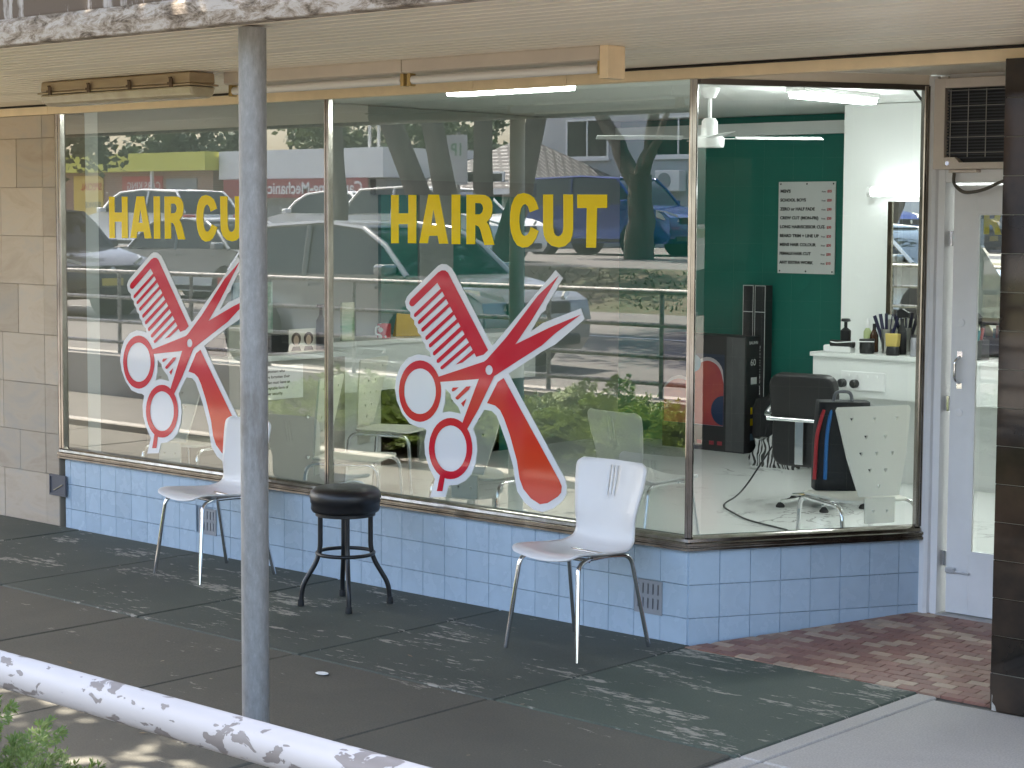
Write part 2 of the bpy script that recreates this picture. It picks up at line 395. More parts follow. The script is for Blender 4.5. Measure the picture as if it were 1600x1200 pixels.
# recess floor in front of the door: small brick-shaped tiles, ramped up to the threshold
FL = [(.035, -.07), (1.565, -.07), (1.565, 1.02), (.598, 1.02)]
def ramp(y): return .004 + max(0, y + .07) * .072
rf = struct(MB().add([(x, y, ramp(y) - .006) for x, y in FL], [(0, 1, 2, 3)]).build('recess_floor', mat('mosaic_mortar', (.16, .12, .10), .9)))
MOS = [mat('mosaic_tile_%s' % s, c, .5, orand=.12, var=.15, vscale=12) for s, c in (('maroon', (.28, .135, .10)), ('brown', (.37, .225, .16)), ('tan', (.47, .34, .245)), ('rust', (.33, .175, .13)))]
def clip(poly, reg):
    for i in range(len(reg)):
        a, b_ = reg[i], reg[(i + 1) % len(reg)]; out = []
        def d(p): return (b_[0] - a[0]) * (p[1] - a[1]) - (b_[1] - a[1]) * (p[0] - a[0])
        for k in range(len(poly)):
            p, q = poly[k - 1], poly[k]; dp, dq = d(p), d(q)
            if (dp >= 0) != (dq >= 0): t = dp / (dp - dq); out.append((p[0] + (q[0] - p[0]) * t, p[1] + (q[1] - p[1]) * t))
            if dq >= 0: out.append(q)
        poly = out
        if not poly: return []
    return poly
tw, th = .102, .0515; ca, sa = math.cos(0), math.sin(0)
row = 0; y = -.07
while y < 1.02:
    x = -.1 + (row % 2) * tw * .5
    while x < 1.6:
        q = clip([(x + .002, y + .002), (x + tw - .002, y + .002), (x + tw - .002, y + th - .002), (x + .002, y + th - .002)], FL)
        if len(q) >= 3:
            ar = abs(sum(q[i - 1][0] * q[i][1] - q[i][0] * q[i - 1][1] for i in range(len(q)))) / 2
            if ar > 3e-4:
                dz = rng.uniform(0, .0015); nq = len(q)
                vs_ = [(a, b_, ramp(b_) - .012) for a, b_ in q] + [(a, b_, ramp(b_) + dz) for a, b_ in q]
                fs_ = [tuple(range(nq, 2 * nq))] + [(i, (i + 1) % nq, nq + (i + 1) % nq, nq + i) for i in range(nq)]
                MB().add(vs_, fs_).build('tile', MOS[rng.choices((0, 1, 2, 3), (4, 3, 3, 3))[0]], rf)
        x += tw
    y += th; row += 1

# ------------------------------------------------------------------ shop front
shop = tag(empty('shop_front'), 'hairdresser shop front with big glass windows over a pale blue tiled dado', 'shop')
T = .153
DX, DY = .6 / 1.192, 1.03 / 1.192; NX, NY = DY, -DX      # splayed side window: direction and outward normal
LEN = 1.192
def sweep(path, prof_, name, mt, parent, **k):
    """profile (outwards, z) swept along a 2-D path, mitred; outwards = right of travel"""
    P = [Vector((p[0], p[1])) for p in path]; rows = []
    for i, p in enumerate(P):
        dirs = []
        if i: dirs.append((P[i] - P[i - 1]).normalized())
        if i < len(P) - 1: dirs.append((P[i + 1] - P[i]).normalized())
        ns = [Vector((d.y, -d.x)) for d in dirs]
        nrm = ns[0] if len(ns) == 1 else (ns[0] + ns[1]) / (1 + ns[0].dot(ns[1]))
        rows.append([(p.x + nrm.x * o, p.y + nrm.y * o, z) for o, z in prof_])
    m_ = MB(); nP = len(prof_); vs_ = [v for r in rows for v in r]; fs_ = []
    for i in range(len(rows) - 1):
        for j in range(nP): fs_.append((i * nP + j, i * nP + (j + 1) % nP, (i + 1) * nP + (j + 1) % nP, (i + 1) * nP + j))
    fs_ += [tuple(range(nP)), tuple((len(rows) - 1) * nP + j for j in range(nP))]
    return m_.add(vs_, fs_).build(name, mt, parent, **k)
PATH = [(-4.80, 0), (0, 0), (.6, 1.03)]
dado = sweep(PATH, [(-.006, -.03), (-.006, .425), (-.15, .425), (-.15, -.03)], 'dado', GROUT, shop)
ZR = [(-.02, .1185), (.1185, .2715), (.2715, .4245)]
tile_mesh = {}
def tilebox(w_, h_, d=.008):
    key = (round(w_, 4), round(h_, 4), d)
    if key not in tile_mesh:
        b_ = .0015; z0, z1, x0, x1 = 0, h_, 0, w_
        v = [(x0, 0, z0), (x1, 0, z0), (x1, 0, z1), (x0, 0, z1), (x0 + b_, -d + b_ * .3, z0 + b_), (x1 - b_, -d + b_ * .3, z0 + b_), (x1 - b_, -d + b_ * .3, z1 - b_), (x0 + b_, -d + b_ * .3, z1 - b_)]
        me = bpy.data.meshes.new('tile'); me.from_pydata(v, [], [(4, 5, 6, 7), (0, 1, 5, 4), (1, 2, 6, 5), (2, 3, 7, 6), (3, 0, 4, 7)])
        tile_mesh[key] = me
    return tile_mesh[key].copy() if False else tile_mesh[key]
def tile(parent, mt, w_, h_, origin, rz, name='tile'):
    me = tilebox(w_, h_)
    if not me.materials: me.materials.append(mt)
    elif me.materials[0] != mt:
        me = me.copy(); me.materials[0] = mt
    o = bpy.data.objects.new(name, me); col.objects.link(o); o.parent = parent; o.location = origin
    o.rotation_euler = (rng.uniform(-.0025, .0025), 0, rz + rng.uniform(-.0025, .0025)); return o
gp = .0011
VENTS = [(-.291, -.138), (-3.487, -3.345)]
for r_, (z0, z1) in enumerate(ZR):
    k = 0; x = 0.0
    while x > -4.79:
        x0 = max(x - T, -4.80); 
        if not (r_ == 1 and any(abs((x0 + x) / 2 - (a + b_) / 2) < T / 2 + .002 for a, b_ in VENTS)):
            tile(dado, BLUE, x - x0 - gp, z1 - z0 - gp, (x0, -.006 + .0065, z0), 0)
        x -= T
    s = 0.0
    while s < LEN - .01:
        s1 = min(s + T, LEN)
        tile(dado, BLUE, s1 - s - gp, z1 - z0 - gp, (DX * s - .0005 * NX, DY * s - .0005 * NY, z0), math.atan2(DY, DX)); s += T
# wall vents
VGREY = mat('grey_vent_plastic', (.30, .31, .335), .5)
def vent(x0, x1, z0, z1):
    t = tag(empty('wall_vent', ((x0 + x1) / 2, 0, z0)), 'x', 'vent', 'air vents in the blue tiles'); w2 = (x1 - x0) / 2; h = z1 - z0
    loops = [[(-w2, 0), (w2, 0), (w2, h), (-w2, h)]]; nS = 5
    for rr in (.10, .53):
        for k in range(nS):
            cx_ = -w2 + .022 + k * (2 * w2 - .044) / (nS - 1); a = .0045
            zb, zt = h * rr + .012, h * (rr + .37) - .004
            loops.append([(cx_ + a * math.cos(q), (zt if math.sin(q) >= 0 else zb) + a * math.sin(q)) for q in [i * math.pi / 4 + .01 for i in range(8)]])
    p = flat('vent_plate', loops, VGREY, t, y=-.010, solid=.006)
    box('vent_cavity', (-w2 + .005, w2 - .005, -.0035, -.0018, .004, h - .004), BLACKP, t); return t
v1 = vent(-.300, -.140, .112, .268); v1['label'] = 'grey slotted air vent in blue tiles below the right white chair'
v2 = vent(-3.490, -3.335, .112, .262); v2['label'] = 'grey slotted air vent in blue tiles behind the left white chair'
# sill, mullions, header
sill = sweep([(-4.84, 0), (0, 0), (.6, 1.03)], [(.008, .425), (.03, .427), (.038, .433), (.038, .443), (.031, .447), (.031, .452), (.038, .456), (.038, .466), (.026, .471), (.022, .484), (.008, .492), (-.05, .492), (-.05, .425)], 'sill', CHROME, shop, smooth=35)
def mullion(x, y, a, w_=.034, d=.05, z0=.492, z1=2.55):
    m_ = MB(); h = w_ / 2
    pr = [(-h, .012), (-h, -.018), (-h + .004, -.022), (-h * .25, -.022), (-h * .15, -.016), (h * .15, -.016), (h * .25, -.022), (h - .004, -.022), (h, -.018), (h, .012)]
    m_.prism(pr, 'z', z0, z1); o = m_.build('mullion', CHROME, shop); o.location = (x, y, 0); o.rotation_euler = (0, 0, a); return o
mullion(-4.817, 0, 0, .05); mullion(-2.395, 0, 0, .036); mullion(.004, -.006, R(30), .036); mullion(.588, 1.01, math.atan2(DY, DX), .04)
panes = []
def pane(p0, p1, z0, z1, mt, parent, name='pane'):
    o = MB().add([(p0[0], p0[1], z0), (p1[0], p1[1], z0), (p1[0], p1[1], z1), (p0[0], p0[1], z1)], [(0, 1, 2, 3)]).build(name, mt, parent, recalc=False); return o
pane((-4.795, 0), (-2.412, 0), .49, 2.555, GLASS, shop); pane((-2.378, 0), (-.006, 0), .49, 2.555, GLASS, shop)
pane((.008, .012), (.585, 1.005), .49, 2.536, DGLASS, shop)
hd = [-10, -4.9, -1.32, -.72, 6.0]
for a, b_ in zip(hd[:-1], hd[1:]):
    box('header_strip', (a + .001, b_ - .001, -.034, .02, 2.552, 2.606), BEIGE_STRIP, shop, bevel=.002, segs=1)
sweep([(.01, .022), (.594, 1.025)], [(.016, 2.532), (.016, 2.556), (-.03, 2.556), (-.03, 2.532)], 'head_trim', mat('dark_bronze_trim', (.12, .10, .085), .4, .6), shop)
sweep([(.01, .022), (.594, 1.025)], [(.008, 2.5565), (.008, 2.602), (-.03, 2.602), (-.03, 2.5565)], 'bulkhead', SOFFIT, shop)
box('upper_wall', (-12, 8, .021, .25, 2.62, 6.2), mat('upper_render', (.5, .44, .36), .9, var=.1), shop)

# sandstone pier
pier = tag(empty('stone_pier', (-4.845, 0, 0)), 'beige sandstone tiled pier beside the left window', 'pier')
MB().box(-7, 0, -.012, .2, -.03, 2.552).build('pier_core', mat('stone_mortar', (.33, .28, .22), .9), pier)
zs = [0, .319, .575, .88, 1.19, 1.50, 1.803, 2.106, 2.41, 2.551]
for i in range(len(zs) - 1):
    ed = [0, -.14, -.60, -1.06, -1.52, -2.0, -2.6, -3.2, -3.9, -4.6, -5.3, -6.1, -6.9] if i % 3 != 1 else [0, -.14, -.42, -.9, -1.36, -1.82, -2.3, -3, -3.7, -4.4, -5.1, -6, -6.9]
    for k in range(len(ed) - 1):
        MB().box(ed[k + 1] + .0015, ed[k] - .0015, -.02 + rng.uniform(-.0015, .0015), -.005, zs[i] + .0015, zs[i + 1] - .0015).build('stone_tile', STONE, pier, bevel=.0015, segs=1)
# small recessed service box in the pier
mb_ = tag(empty('service_box', (-4.853, -.02, .195)), 'small dark open service box at the foot of the sandstone pier', 'box')
m_ = MB(); 
for bb in ((-.085, .085, -.012, .0, -.003, .010), (-.085, .085, -.012, .0, .115, .128), (-.085, -.075, -.012, .0, .010, .115), (.075, .085, -.012, .0, .010, .115)): m_.box(*bb)
m_.build('rim', mat('dark_grey_metal', (.10, .10, .115), .5), mb_)
box('box_back', (-.075, .075, -.005, -.0025, .010, .115), mat('dark_grey_metal', (.10, .10, .115), .5), mb_)
MB().tube([(-.04, -.009, .03), (0, -.011, .045), (.05, -.009, .07)], .003, 6).build('wire', mat('dull_wire', (.35, .3, .2), .5, .5), mb_)

# black tiled pillar at the door recess
pil = tag(empty('tiled_pillar', (1.578, -.125, 0)), 'glossy black tiled pillar at the right of the doorway', 'pillar')
MB().box(.0065, 1.2, .0065, 1.5, 0, 2.552).build('pillar_core', GROUT_D, pil)
CH = (.0, .085)
nz = 17
for i in range(nz):
    z0 = i * .1503
    for k in range(8):
        if i == 0 and k == 0:   # chipped corner tile
            me = MB().add([(.03, -.0015, 0), (.15, -.0015, 0), (.15, -.0015, .148), (.0, -.0015, .148), (.0, -.0015, .085), (.012, -.0015, .06), (.010, -.0015, .035), (.024, -.0015, .02),
                           (.03, .006, 0), (.15, .006, 0), (.15, .006, .148), (.0, .006, .148), (.0, .006, .085), (.012, .006, .06), (.010, .006, .035), (.024, .006, .02)],
                          [(0, 1, 2, 3, 4, 5, 6, 7)] + [(j, (j + 1) % 8, 8 + (j + 1) % 8, 8 + j) for j in range(8)]).build('tile', BLACK, pil)
            continue
        tile(pil, BLACK, .152 - gp, .1503 - gp, (k * .1525, .0068, z0), 0)
    for k in range(7):
        o = tile(pil, BLACK, .152 - gp, .1503 - gp, (.0068, (k + 1) * .1525, z0), -math.pi / 2)
box('chip_filler', (.0072, .05, .0015, .0064, 0, .08), mat('broken_mortar', (.45, .42, .38), .95, bump=.6, bscale=80, var=.3), pil)

struct(MB().box(2.79, 9, .03, .3, 0, 2.6).build('wall_next_door', mat('next_door_render', (.45, .40, .34), .85, var=.1)))
# ------------------------------------------------------------------ awning
aw = tag(empty('awning', (0, -1.3, 2.6)), 'street awning with cream ribbed soffit and stained white fascia', 'awning')
def soffit(name, x0, x1, y0, y1, z=2.612):
    pr = []; y = y0; k = 0
    while y < y1 - .001:
        flatband = (k % 11) >= 10 or y > -.45
        pr += [(y, z), (y + (.068 if not flatband else .08), z)]
        if not flatband: pr += [(y + .072, z + .022), (y + .082, z + .022)]
        y += .086; k += 1
    pr.append((y1, z))
    pr = [(a, b_ - 0) for a, b_ in pr if a <= y1]
    v = []; f = []
    for a, zz in pr: v += [(x0, a + 1.3, zz - 2.6), (x1, a + 1.3, zz - 2.6)]
    for i in range(len(pr) - 1): f.append((2 * i, 2 * i + 1, 2 * i + 3, 2 * i + 2))
    return MB().add(v, f).build(name, SOFFIT, aw)
for x0, x1 in ((-10, -6.8), (-6.797, -3.52), (-3.517, -.30), (-.297, 2.6), (2.603, 6.0)):
    soffit('soffit_panel', x0, x1, -2.60, -.034)
MB().prism([(-.035 + 1.3, .022), (-.06 + 1.3, .0), (-.035 + 1.3, .0)], 'x', -10, 6).build('shadow_gap_trim', mat('dark_gap', (.03, .025, .02), .9), aw)
box('awning_roof', (-10, 6, -1.32, 1.32, .075, .14), mat('awning_roof_metal', (.35, .34, .33), .6), aw)
fx = [-10, -6.4, -2.15, 1.9, 6.0]
for i in range(4):
    m_ = MB().prism([(-1.345, .10), (-1.345, .62), (-1.30, .62), (-1.30, .012), (-1.325, .012)], 'x', fx[i] + .004, fx[i + 1] - .004)
    m_.build('fascia_panel', FASCIA, aw, bevel=.004, segs=1)
    MB().prism([(-1.365, -.012), (-1.375, .035), (-1.365, .075), (-1.3455, .095), (-1.326, .012), (-1.30, -.012)], 'x', fx[i] + .002, fx[i + 1] - .002).build('fascia_lip', LIP, aw, bevel=.004, segs=1)
# recess ceiling
rcv = [(0.02, .021), (4, .021), (4, 1.4), (.65, 1.4), (.61, 1.05)]
MB().add([(x, y, 2.603) for x, y in rcv], [(0, 1, 2, 3, 4)]).build('recess_ceiling', SOFFIT, shop)

# posts under the awning edge
def post(x, label, GALV=GALV):
    t = tag(empty('awning_post', (x, -2.4, 0)), label, 'post', 'awning posts')
    MB().lathe([(.05, -.004), (.0505, 1.3), (.05, 2.605)], n=28).build('shaft', GALV, t, smooth=50)
    MB().lathe([(.085, .0), (.085, .006), (.054, .010), (.0515, .03)], n=24).build('base_plate', GALV, t, smooth=40)
    return t
post(-.188, 'grey galvanised awning post standing in front of the left window')
post(-3.20, 'cream painted awning post, seen only as a pale upright reflection across the right window', WPOST)

# ------------------------------------------------------------------ fluorescent lights under the soffit
AGED = mat('yellowed_light_housing', (.42, .32, .19), .5, c2=(.30, .21, .12), vscale=6, stretch=(.5, 1, 3))
AGEDIFF = mat('aged_clear_diffuser', (.46, .40, .27), .25, c2=(.34, .27, .17), vscale=5)
RUST = mat('rusty_clip', (.10, .06, .03), .7, .3)
el = tag(empty('enclosed_batten_light', (-2.62, -1.15, 2.6)), 'weathered enclosed fluorescent light with clips, left of the awning post', 'light')
MB().prism([(-.075, .008), (-.08, -.045), (.08, -.045), (.075, .008)], 'x', -.60, .60).build('housing', AGED, el, bevel=.008)
MB().prism([(-.088, -.047), (-.088, -.056), (.088, -.056), (.088, -.047)], 'x', -.615, .615).build('gasket_rim', AGED, el, bevel=.003)
MB().prism([(-.08, -.058), (-.066, -.10), (-.04, -.112), (.04, -.112), (.066, -.10), (.08, -.058)], 'x', -.605, .605).build('diffuser', AGEDIFF, el, bevel=.01)
for x in (-.50, -.17, .16, .48):
    MB().box(x - .012, x + .012, -.094, -.088, -.062, -.022).box(x - .018, x + .018, -.1, -.094, -.05, -.038).box(x - .008, x + .008, -.1, -.089, -.022, -.014).build('clip', RUST, el)
ol = tag(empty('bare_batten_light', (-.86, -.97, 2.612)), 'long bare fluorescent tube batten under the cream soffit', 'light')
CREAMM = mat('cream_painted_channel', (.60, .51, .42), .45, var=.12, vscale=4)
for x0, x1 in ((-1.15, .045), (.05, 1.155)):
    MB().prism([(-.06, 0), (-.06, -.052), (-.045, -.058), (.06, -.058), (.06, 0)], 'x', x0, x1).build('channel', CREAMM, ol, bevel=.003)
    MB().tube([(x0 + .03, -.02, -.086), (x1 - .03, -.02, -.086)], .019, 14).build('tube', mat('unlit_tube_glass', (.72, .68, .64), .12), ol, smooth=50)
    for xx in (x0 + .018, x1 - .018):
        MB().box(xx - .01, xx + .01, -.038, .0, -.112, -.055).build('lamp_holder', mat('brass_lampholder', (.42, .28, .10), .35, .6), ol, bevel=.003)
box('end_cap', (1.157, 1.20, -.06, .05, -.13, .0), BEIGE_STRIP, ol, bevel=.003)

# ------------------------------------------------------------------ door and air conditioner
df = tag(empty('door_frame', (.6, 1.04, .075)), 'white timber door frame beside the splayed window', 'door frame')
MB().prism([(.0, -.03), (.03, -.04), (.045, -.03), (.05, -.012), (.085, -.012), (.085, .09), (.0, .09)], 'z', 0, 2.52).build('jamb', DOORW, df)
box('head', (.086, 1.02, -.012, .09, 2.03, 2.09), DOORW, df, bevel=.003)
box('transom_panel', (.086, 1.02, .01, .05, 2.091, 2.56), DOORW, df)
box('threshold', (.086, 1.02, -.03, .12, -.02, .012), mat('worn_timber_threshold', (.5, .48, .46), .6, var=.3), df, bevel=.004)
dr = tag(empty('door', (.715, 1.062, .092)), 'white half-glazed shop door with a small metal pull handle', 'door')
DW, DH = .82, 2.0
m_ = MB().box(0, .115, 0, .04, 0, DH).box(DW - .115, DW, 0, .04, 0, DH).box(.115, DW - .115, 0, .04, 0, .285).box(.115, DW - .115, 0, .04, DH - .12, DH)
m_.build('leaf', DOORW, dr, bevel=.002)
m_ = MB()
for bb in ((.115, .132, -.008, .0, .285, DH - .12), (DW - .132, DW - .115, -.008, .0, .285, DH - .12), (.132, DW - .132, -.008, .0, .285, .302), (.132, DW - .132, -.008, .0, DH - .137, DH - .12)): m_.box(*bb)
m_.build('glazing_bead', DOORW, dr)
pane((.125, .02), (DW - .125, .02), .295, DH - .13, DGLASS, dr)
hnd = MB().tube(smoothpath([(.048, -.004, 1.085), (.04, -.034, 1.10), (.04, -.034, 1.19), (.048, -.004, 1.205)], .03), .007, 8).build('pull_handle', STEEL, dr, smooth=50)
MB().box(.034, .062, -.004, .0005, 1.205, 1.232).box(.034, .062, -.004, .0005, 1.058, 1.085).build('handle_plate', STEEL, hnd)
for z in (1.365, .945):
    MB().lathe([(.019, 0), (.019, .005), (.012, .007), (0, .007)], (.05, 0, z), 18, Matrix.Rotation(R(90), 4, 'X')).build('lock_rosette', DOORW, dr, smooth=40)
bl = MB().box(.004, .05, -.02, .0, .19, .215).box(.05, .125, -.014, -.004, .19, .20).build('barrel_bolt', mat('brushed_bolt', (.6, .6, .62), .35, .8), dr, bevel=.002)
for z in (.22, .95, 1.72): MB().box(-.028, -.002, -.006, .002, z, z + .07).build('hinge', STEEL, dr)

ac = tag(empty('window_air_conditioner', (.645, 1.0, 2.165)), 'boxy window air conditioner with dark grille above the door', 'air conditioner')
ACP = mat('faded_cream_ac_plastic', (.76, .66, .58), .5, var=.12, vscale=5)
w_, h_ = .62, .415
m_ = MB().box(0, .055, -.02, .03, 0, h_).box(w_ - .055, w_, -.02, .03, 0, h_).box(.055, w_ - .055, -.02, .03, h_ - .045, h_)
m_.prism([(.055, 0), (w_ - .055, 0), (w_ - .055, .03), (.135, .03), (.11, .055), (.055, .055)], 'y', -.02, .03); m_.build('front_frame', ACP, ac, bevel=.002)
box('cabinet', (.01, w_ - .01, .03, .35, .005, h_ - .005), ACP, ac)
for k in range(22):
    MB().box(.056, w_ - .056, .004, .016, .05 + k * .0145, .056 + k * .0145, ).build('louvre', mat('dark_blue_grey_fin', (.035, .038, .05), .5), ac)
box('coil_back', (.055, w_ - .055, .018, .029, .03, h_ - .045), mat('coil_black', (.01, .01, .013), .7), ac)
for k in range(5):
    z = .075 + k * .071
    MB().tube([(.058, -.004, z), (w_ - .058, -.004, z)], .0022, 6).build('guard_wire', mat('guard_wire_grey', (.38, .36, .33), .4, .5), ac)
for x in (.075, .165, .255, .40): MB().tube([(x, -.001, .055), (x, -.001, h_ - .05)], .0022, 6).build('guard_wire', MATS['guard_wire_grey'], ac)
MB().lathe([(.010, 0), (.010, .004), (.0, .004)], (.075, -.02, .027), 14, Matrix.Rotation(R(90), 4, 'X')).build('lock', STEEL, ac)
box('drain_tray', (.075, .22, -.01, .1, -.016, -.002), ACP, ac, bevel=.003)
hs = tag(MB().tube(smoothpath([(.745, 1.0, 2.148), (.745, .992, 2.10), (.80, .985, 2.055), (.90, .98, 2.065), (1.0, .98, 2.11), (1.25, .98, 2.17)], .06), .008, 8).build('drain_hose', mat('grey_brown_hose', (.10, .085, .065), .5), smooth=60), 'grey drain hose looping under the air conditioner', 'hose')

# ------------------------------------------------------------------ interior shell
FZ = .07
struct(MB().prism([(-5.15, .15), (-.02, .15), (.50, 1.10), (3.2, 1.10), (3.2, 5.9), (-5.15, 5.9)], 'z', -.02, FZ).build('floor', MARBLE))
struct(MB().box(-5.4, 3.4, .0215, 6.1, 2.76, 2.86).build('ceiling', ICEIL))
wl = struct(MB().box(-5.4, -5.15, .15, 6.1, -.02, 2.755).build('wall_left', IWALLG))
struct(MB().box(-5.149, -2.36, 5.9, 6.1, -.02, 2.755).build('wall_back_green', IGREEN))
struct(MB().box(-2.36, 3.2, 5.0, 6.1, -.02, 2.755).build('wall_back_white', IWALL))
struct(MB().box(3.2, 3.4, .15, 6.1, -.02, 2.755).build('wall_right', IWALL))
struct(MB().box(1.6, 3.2, 1.4, 1.5, -.02, 2.755).build('wall_entry', IWALL))
struct(MB().box(-5.4, -4.85, .201, .3, 0, 2.755).build('wall_front', IWALL))
box_cor = struct(MB().box(-5.148, -2.362, 5.83, 5.899, 2.60, 2.70).build('cornice', IWALL))
# green painted panels with white pilaster on the left wall
gpn = tag(empty('green_wall_panel', (-5.15, 3.9, FZ)), 'pair of dark green panels on the side wall behind the shelf', 'panel')
box('panel', (.001, .03, -.87, -.48, 0, 2.03), IGREEN, gpn); box('panel', (.001, .03, -.11, .75, 0, 2.03), IGREEN, gpn)
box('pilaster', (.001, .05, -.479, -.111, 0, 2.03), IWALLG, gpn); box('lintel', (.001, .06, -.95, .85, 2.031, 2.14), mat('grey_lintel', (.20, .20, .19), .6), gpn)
# lit lamps
LAMP = emit('lit_fluorescent', (.93, 1, .98), 11)
def ceil_light(x, y, L, label, rz=R(90), LAMP=LAMP):
    t = tag(empty('ceiling_light', (x, y, 2.757), rz), label, 'ceiling light', 'lit ceiling battens')
    box('housing', (-L / 2, L / 2, -.07, .07, -.03, 0), WHITE, t)
    MB().prism([(-.06, -.031), (-.05, -.065), (.05, -.065), (.06, -.031)], 'x', -L / 2 + .02, L / 2 - .02).build('diffuser', LAMP, t)
ceil_light(-1.6, 3.66, .9, 'lit fluorescent ceiling light near the white wall, seen through the splayed window')
ceil_light(-2.75, 1.82, 1.0, 'lit fluorescent ceiling light just under the header of the right window', 0, LAMP=emit('dim_fluorescent', (.95, 1, .96), 8))
ceil_light(1.2, 3.2, 1.2, 'unseen fluorescent ceiling light added beyond the door')  # added lamp out of view that helps light the interior
vl = tag(empty('vanity_light', (-1.55, 4.93, 2.13)), 'lit tube light bar above the mirror on the white wall', 'wall light')
box('bracket', (-.5, .5, .03, .069, -.03, .03), WHITE, vl)
MB().tube([(-.52, -.01, 0), (.52, -.01, 0)], .035, 14).build('tube', emit('lit_vanity_tube', (.95, 1, 1), .9), vl, smooth=50)
for x in (-.535, .535): MB().tube([(x - .016, -.01, 0), (x + .016, -.01, 0)], .037, 14).build('end_cap', WHITE, vl, smooth=40)
# ceiling fan
fan = tag(empty('ceiling_fan', (-2.10, 3.0, 2.76)), 'white ceiling fan hanging behind the corner mullion', 'fan')
WPL = mat('white_enamel', (.8, .8, .79), .3)
MB().lathe([(.0, -.07), (.035, -.065), (.06, -.02), (.065, 0)], n=20).build('canopy', WPL, fan, smooth=40)
MB().tube([(0, 0, -.05), (0, 0, -.19)], .013, 10).build('down_rod', WPL, fan)
MB().lathe([(.0, -.375), (.09, -.375), (.095, -.36), (.095, -.315), (.085, -.305), (.055, -.30), (.05, -.21), (.035, -.19), (0, -.185)], n=28).build('motor', WPL, fan, smooth=35)
for k in range(4):
    a = R(44 + 90 * k)
    M = Matrix.Rotation(a, 4, 'Z') @ Matrix.Translation((0, 0, -.315)) @ Matrix.Rotation(R(9), 4, 'X')
    bl = MB().box(.17, .72, -.055, .055, -.003, .003, M).build('blade', WPL, fan, bevel=.02)
    MB().box(.08, .22, -.014, .014, -.006, -.003, M).build('blade_arm', WPL, bl)
# surface socket and cord hanging from the ceiling by the door
cd = tag(empty('ceiling_socket', (-.02, 1.9, 2.757)), 'white surface socket box with a dangling dark cord near the ceiling', 'socket')
box('socket_box', (-.12, .12, -.05, .05, -.06, 0), WHITE, cd, bevel=.006)
MB().tube(smoothpath([(0, 0, -.05), (0, 0, -.12), (.06, 0, -.2), (.14, .0, -.26), (.3, .0, -.36)], .06), .008, 8).build('cord', mat('dark_cord', (.03, .03, .03), .5), cd)
MB().lathe([(.01, -.11), (.022, -.085), (.022, -.06)], n=12).build('plug', MATS['dark_cord'], cd)

# ------------------------------------------------------------------ bench, mirror and things on it
cn = tag(empty('styling_counter', (-2.30, 4.55, 1.0)), 'white wall-hung styling counter below the mirror', 'counter')
box('top', (-.02, 3.6, -.015, .448, -.03, 0), LAMIN, cn, bevel=.002); box('front_panel', (0, 3.6, 0, .02, -.30, -.0305), LAMIN, cn)
box('end_panel', (0, .02, .0205, .448, -.30, -.0305), LAMIN, cn)
box('knee_panel', (.0, 3.6, .40, .448, -.93, -.3005), LAMIN, cn)
pp = tag(empty('power_outlet', (-2.06, 4.55, .815)), 'white four-gang power outlet on the counter front', 'outlet')
box('plate', (0, .35, -.014, -.001, -.065, .065), WPL, pp, bevel=.004)
for k in range(4): box('switch', (.05 + .075 * k, .07 + .075 * k, -.019, -.0145, .025, .045), WPL, pp)
for k in range(2): MB().lathe([(.03, 0), (.03, .035), (.02, .045), (0, .045)], (.0 + .1 * k + .02, -.0145, -.02), 14, Matrix.Rotation(R(90), 4, 'X')).build('plug', BLACKP, pp, smooth=40)
mrr = tag(empty('wall_mirror', (-1.925, 4.90, 1.001)), 'tall frameless mirror above the styling counter', 'mirror')
box('mirror_backing', (.01, 1.09, .0, .096, .01, 1.05), WHITE, mrr); box('mirror_glass', (0, 1.1, -.006, -.001, .0, 1.06), mat('mirror_silver', (.9, .92, .91), .0, 1), mrr)
def bottle(name, x, y, z, prof_, mt, label, cat, parts=(), n=16, group=None):
    t = tag(empty(name, (x, y, z)), label, cat, group)
    MB().lathe(prof_, n=n).build('body', mt, t, smooth=40)
    for nm, pf, m2 in parts: MB().lathe(pf, n=12).build(nm, m2, t, smooth=40)
    return t
CT = 1.001
bottle('pump_bottle', -2.13, 4.70, CT, [(.035, 0), (.038, .01), (.038, .15), (.014, .17)], BLACKP, 'squat black pump bottle at the left end of the styling counter', 'bottle', [('pump', [(.012, .17), (.012, .21), (.035, .215), (.03, .235), (0, .235)], BLACKP)])
bottle('lotion_bottle', -2.05, 4.86, CT, [(.026, 0), (.028, .01), (.028, .14), (.013, .165)], mat('lime_plastic', (.40, .46, .22), .35), 'pale green lotion bottle with white cap against the green wall', 'bottle', [('cap', [(.013, .165), (.011, .22), (0, .235)], WPL)])
tb = tag(empty('comb_tumbler', (-1.83, 4.76, CT)), 'silver tumbler full of dark combs and brushes', 'tumbler')
MB().lathe([(.035, 0), (.042, .17), (.038, .17), (.032, .01), (0, .01)], n=16).build('cup', mat('satin_steel', (.6, .58, .55), .3, 1), tb, smooth=40)
for k in range(5): MB().box(-.012, .012, -.004, .004, .02, .28, Matrix.Rotation(R(-22 + 10 * k), 4, 'Y') @ Matrix.Rotation(R(40 * k), 4, 'Z')).build('comb', mat('navy_plastic', (.015, .015, .05), .4), tb)
sp = tag(empty('spray_bottle', (-1.70, 4.74, CT)), 'black trigger spray bottle on the styling counter', 'spray bottle')
MB().lathe([(.03, 0), (.032, .02), (.032, .16), (.012, .21), (.012, .25)], n=16).build('body', BLACKP, sp, smooth=40)
MB().prism([(-.03, .25), (.05, .26), (.055, .29), (-.0, .32), (-.04, .30)], 'y', -.012, .012).build('trigger_head', BLACKP, sp, bevel=.004)
br = tag(empty('neck_brush', (-1.70, 4.62, CT)), 'neck brush with yellow bristles standing on a black handle', 'brush')
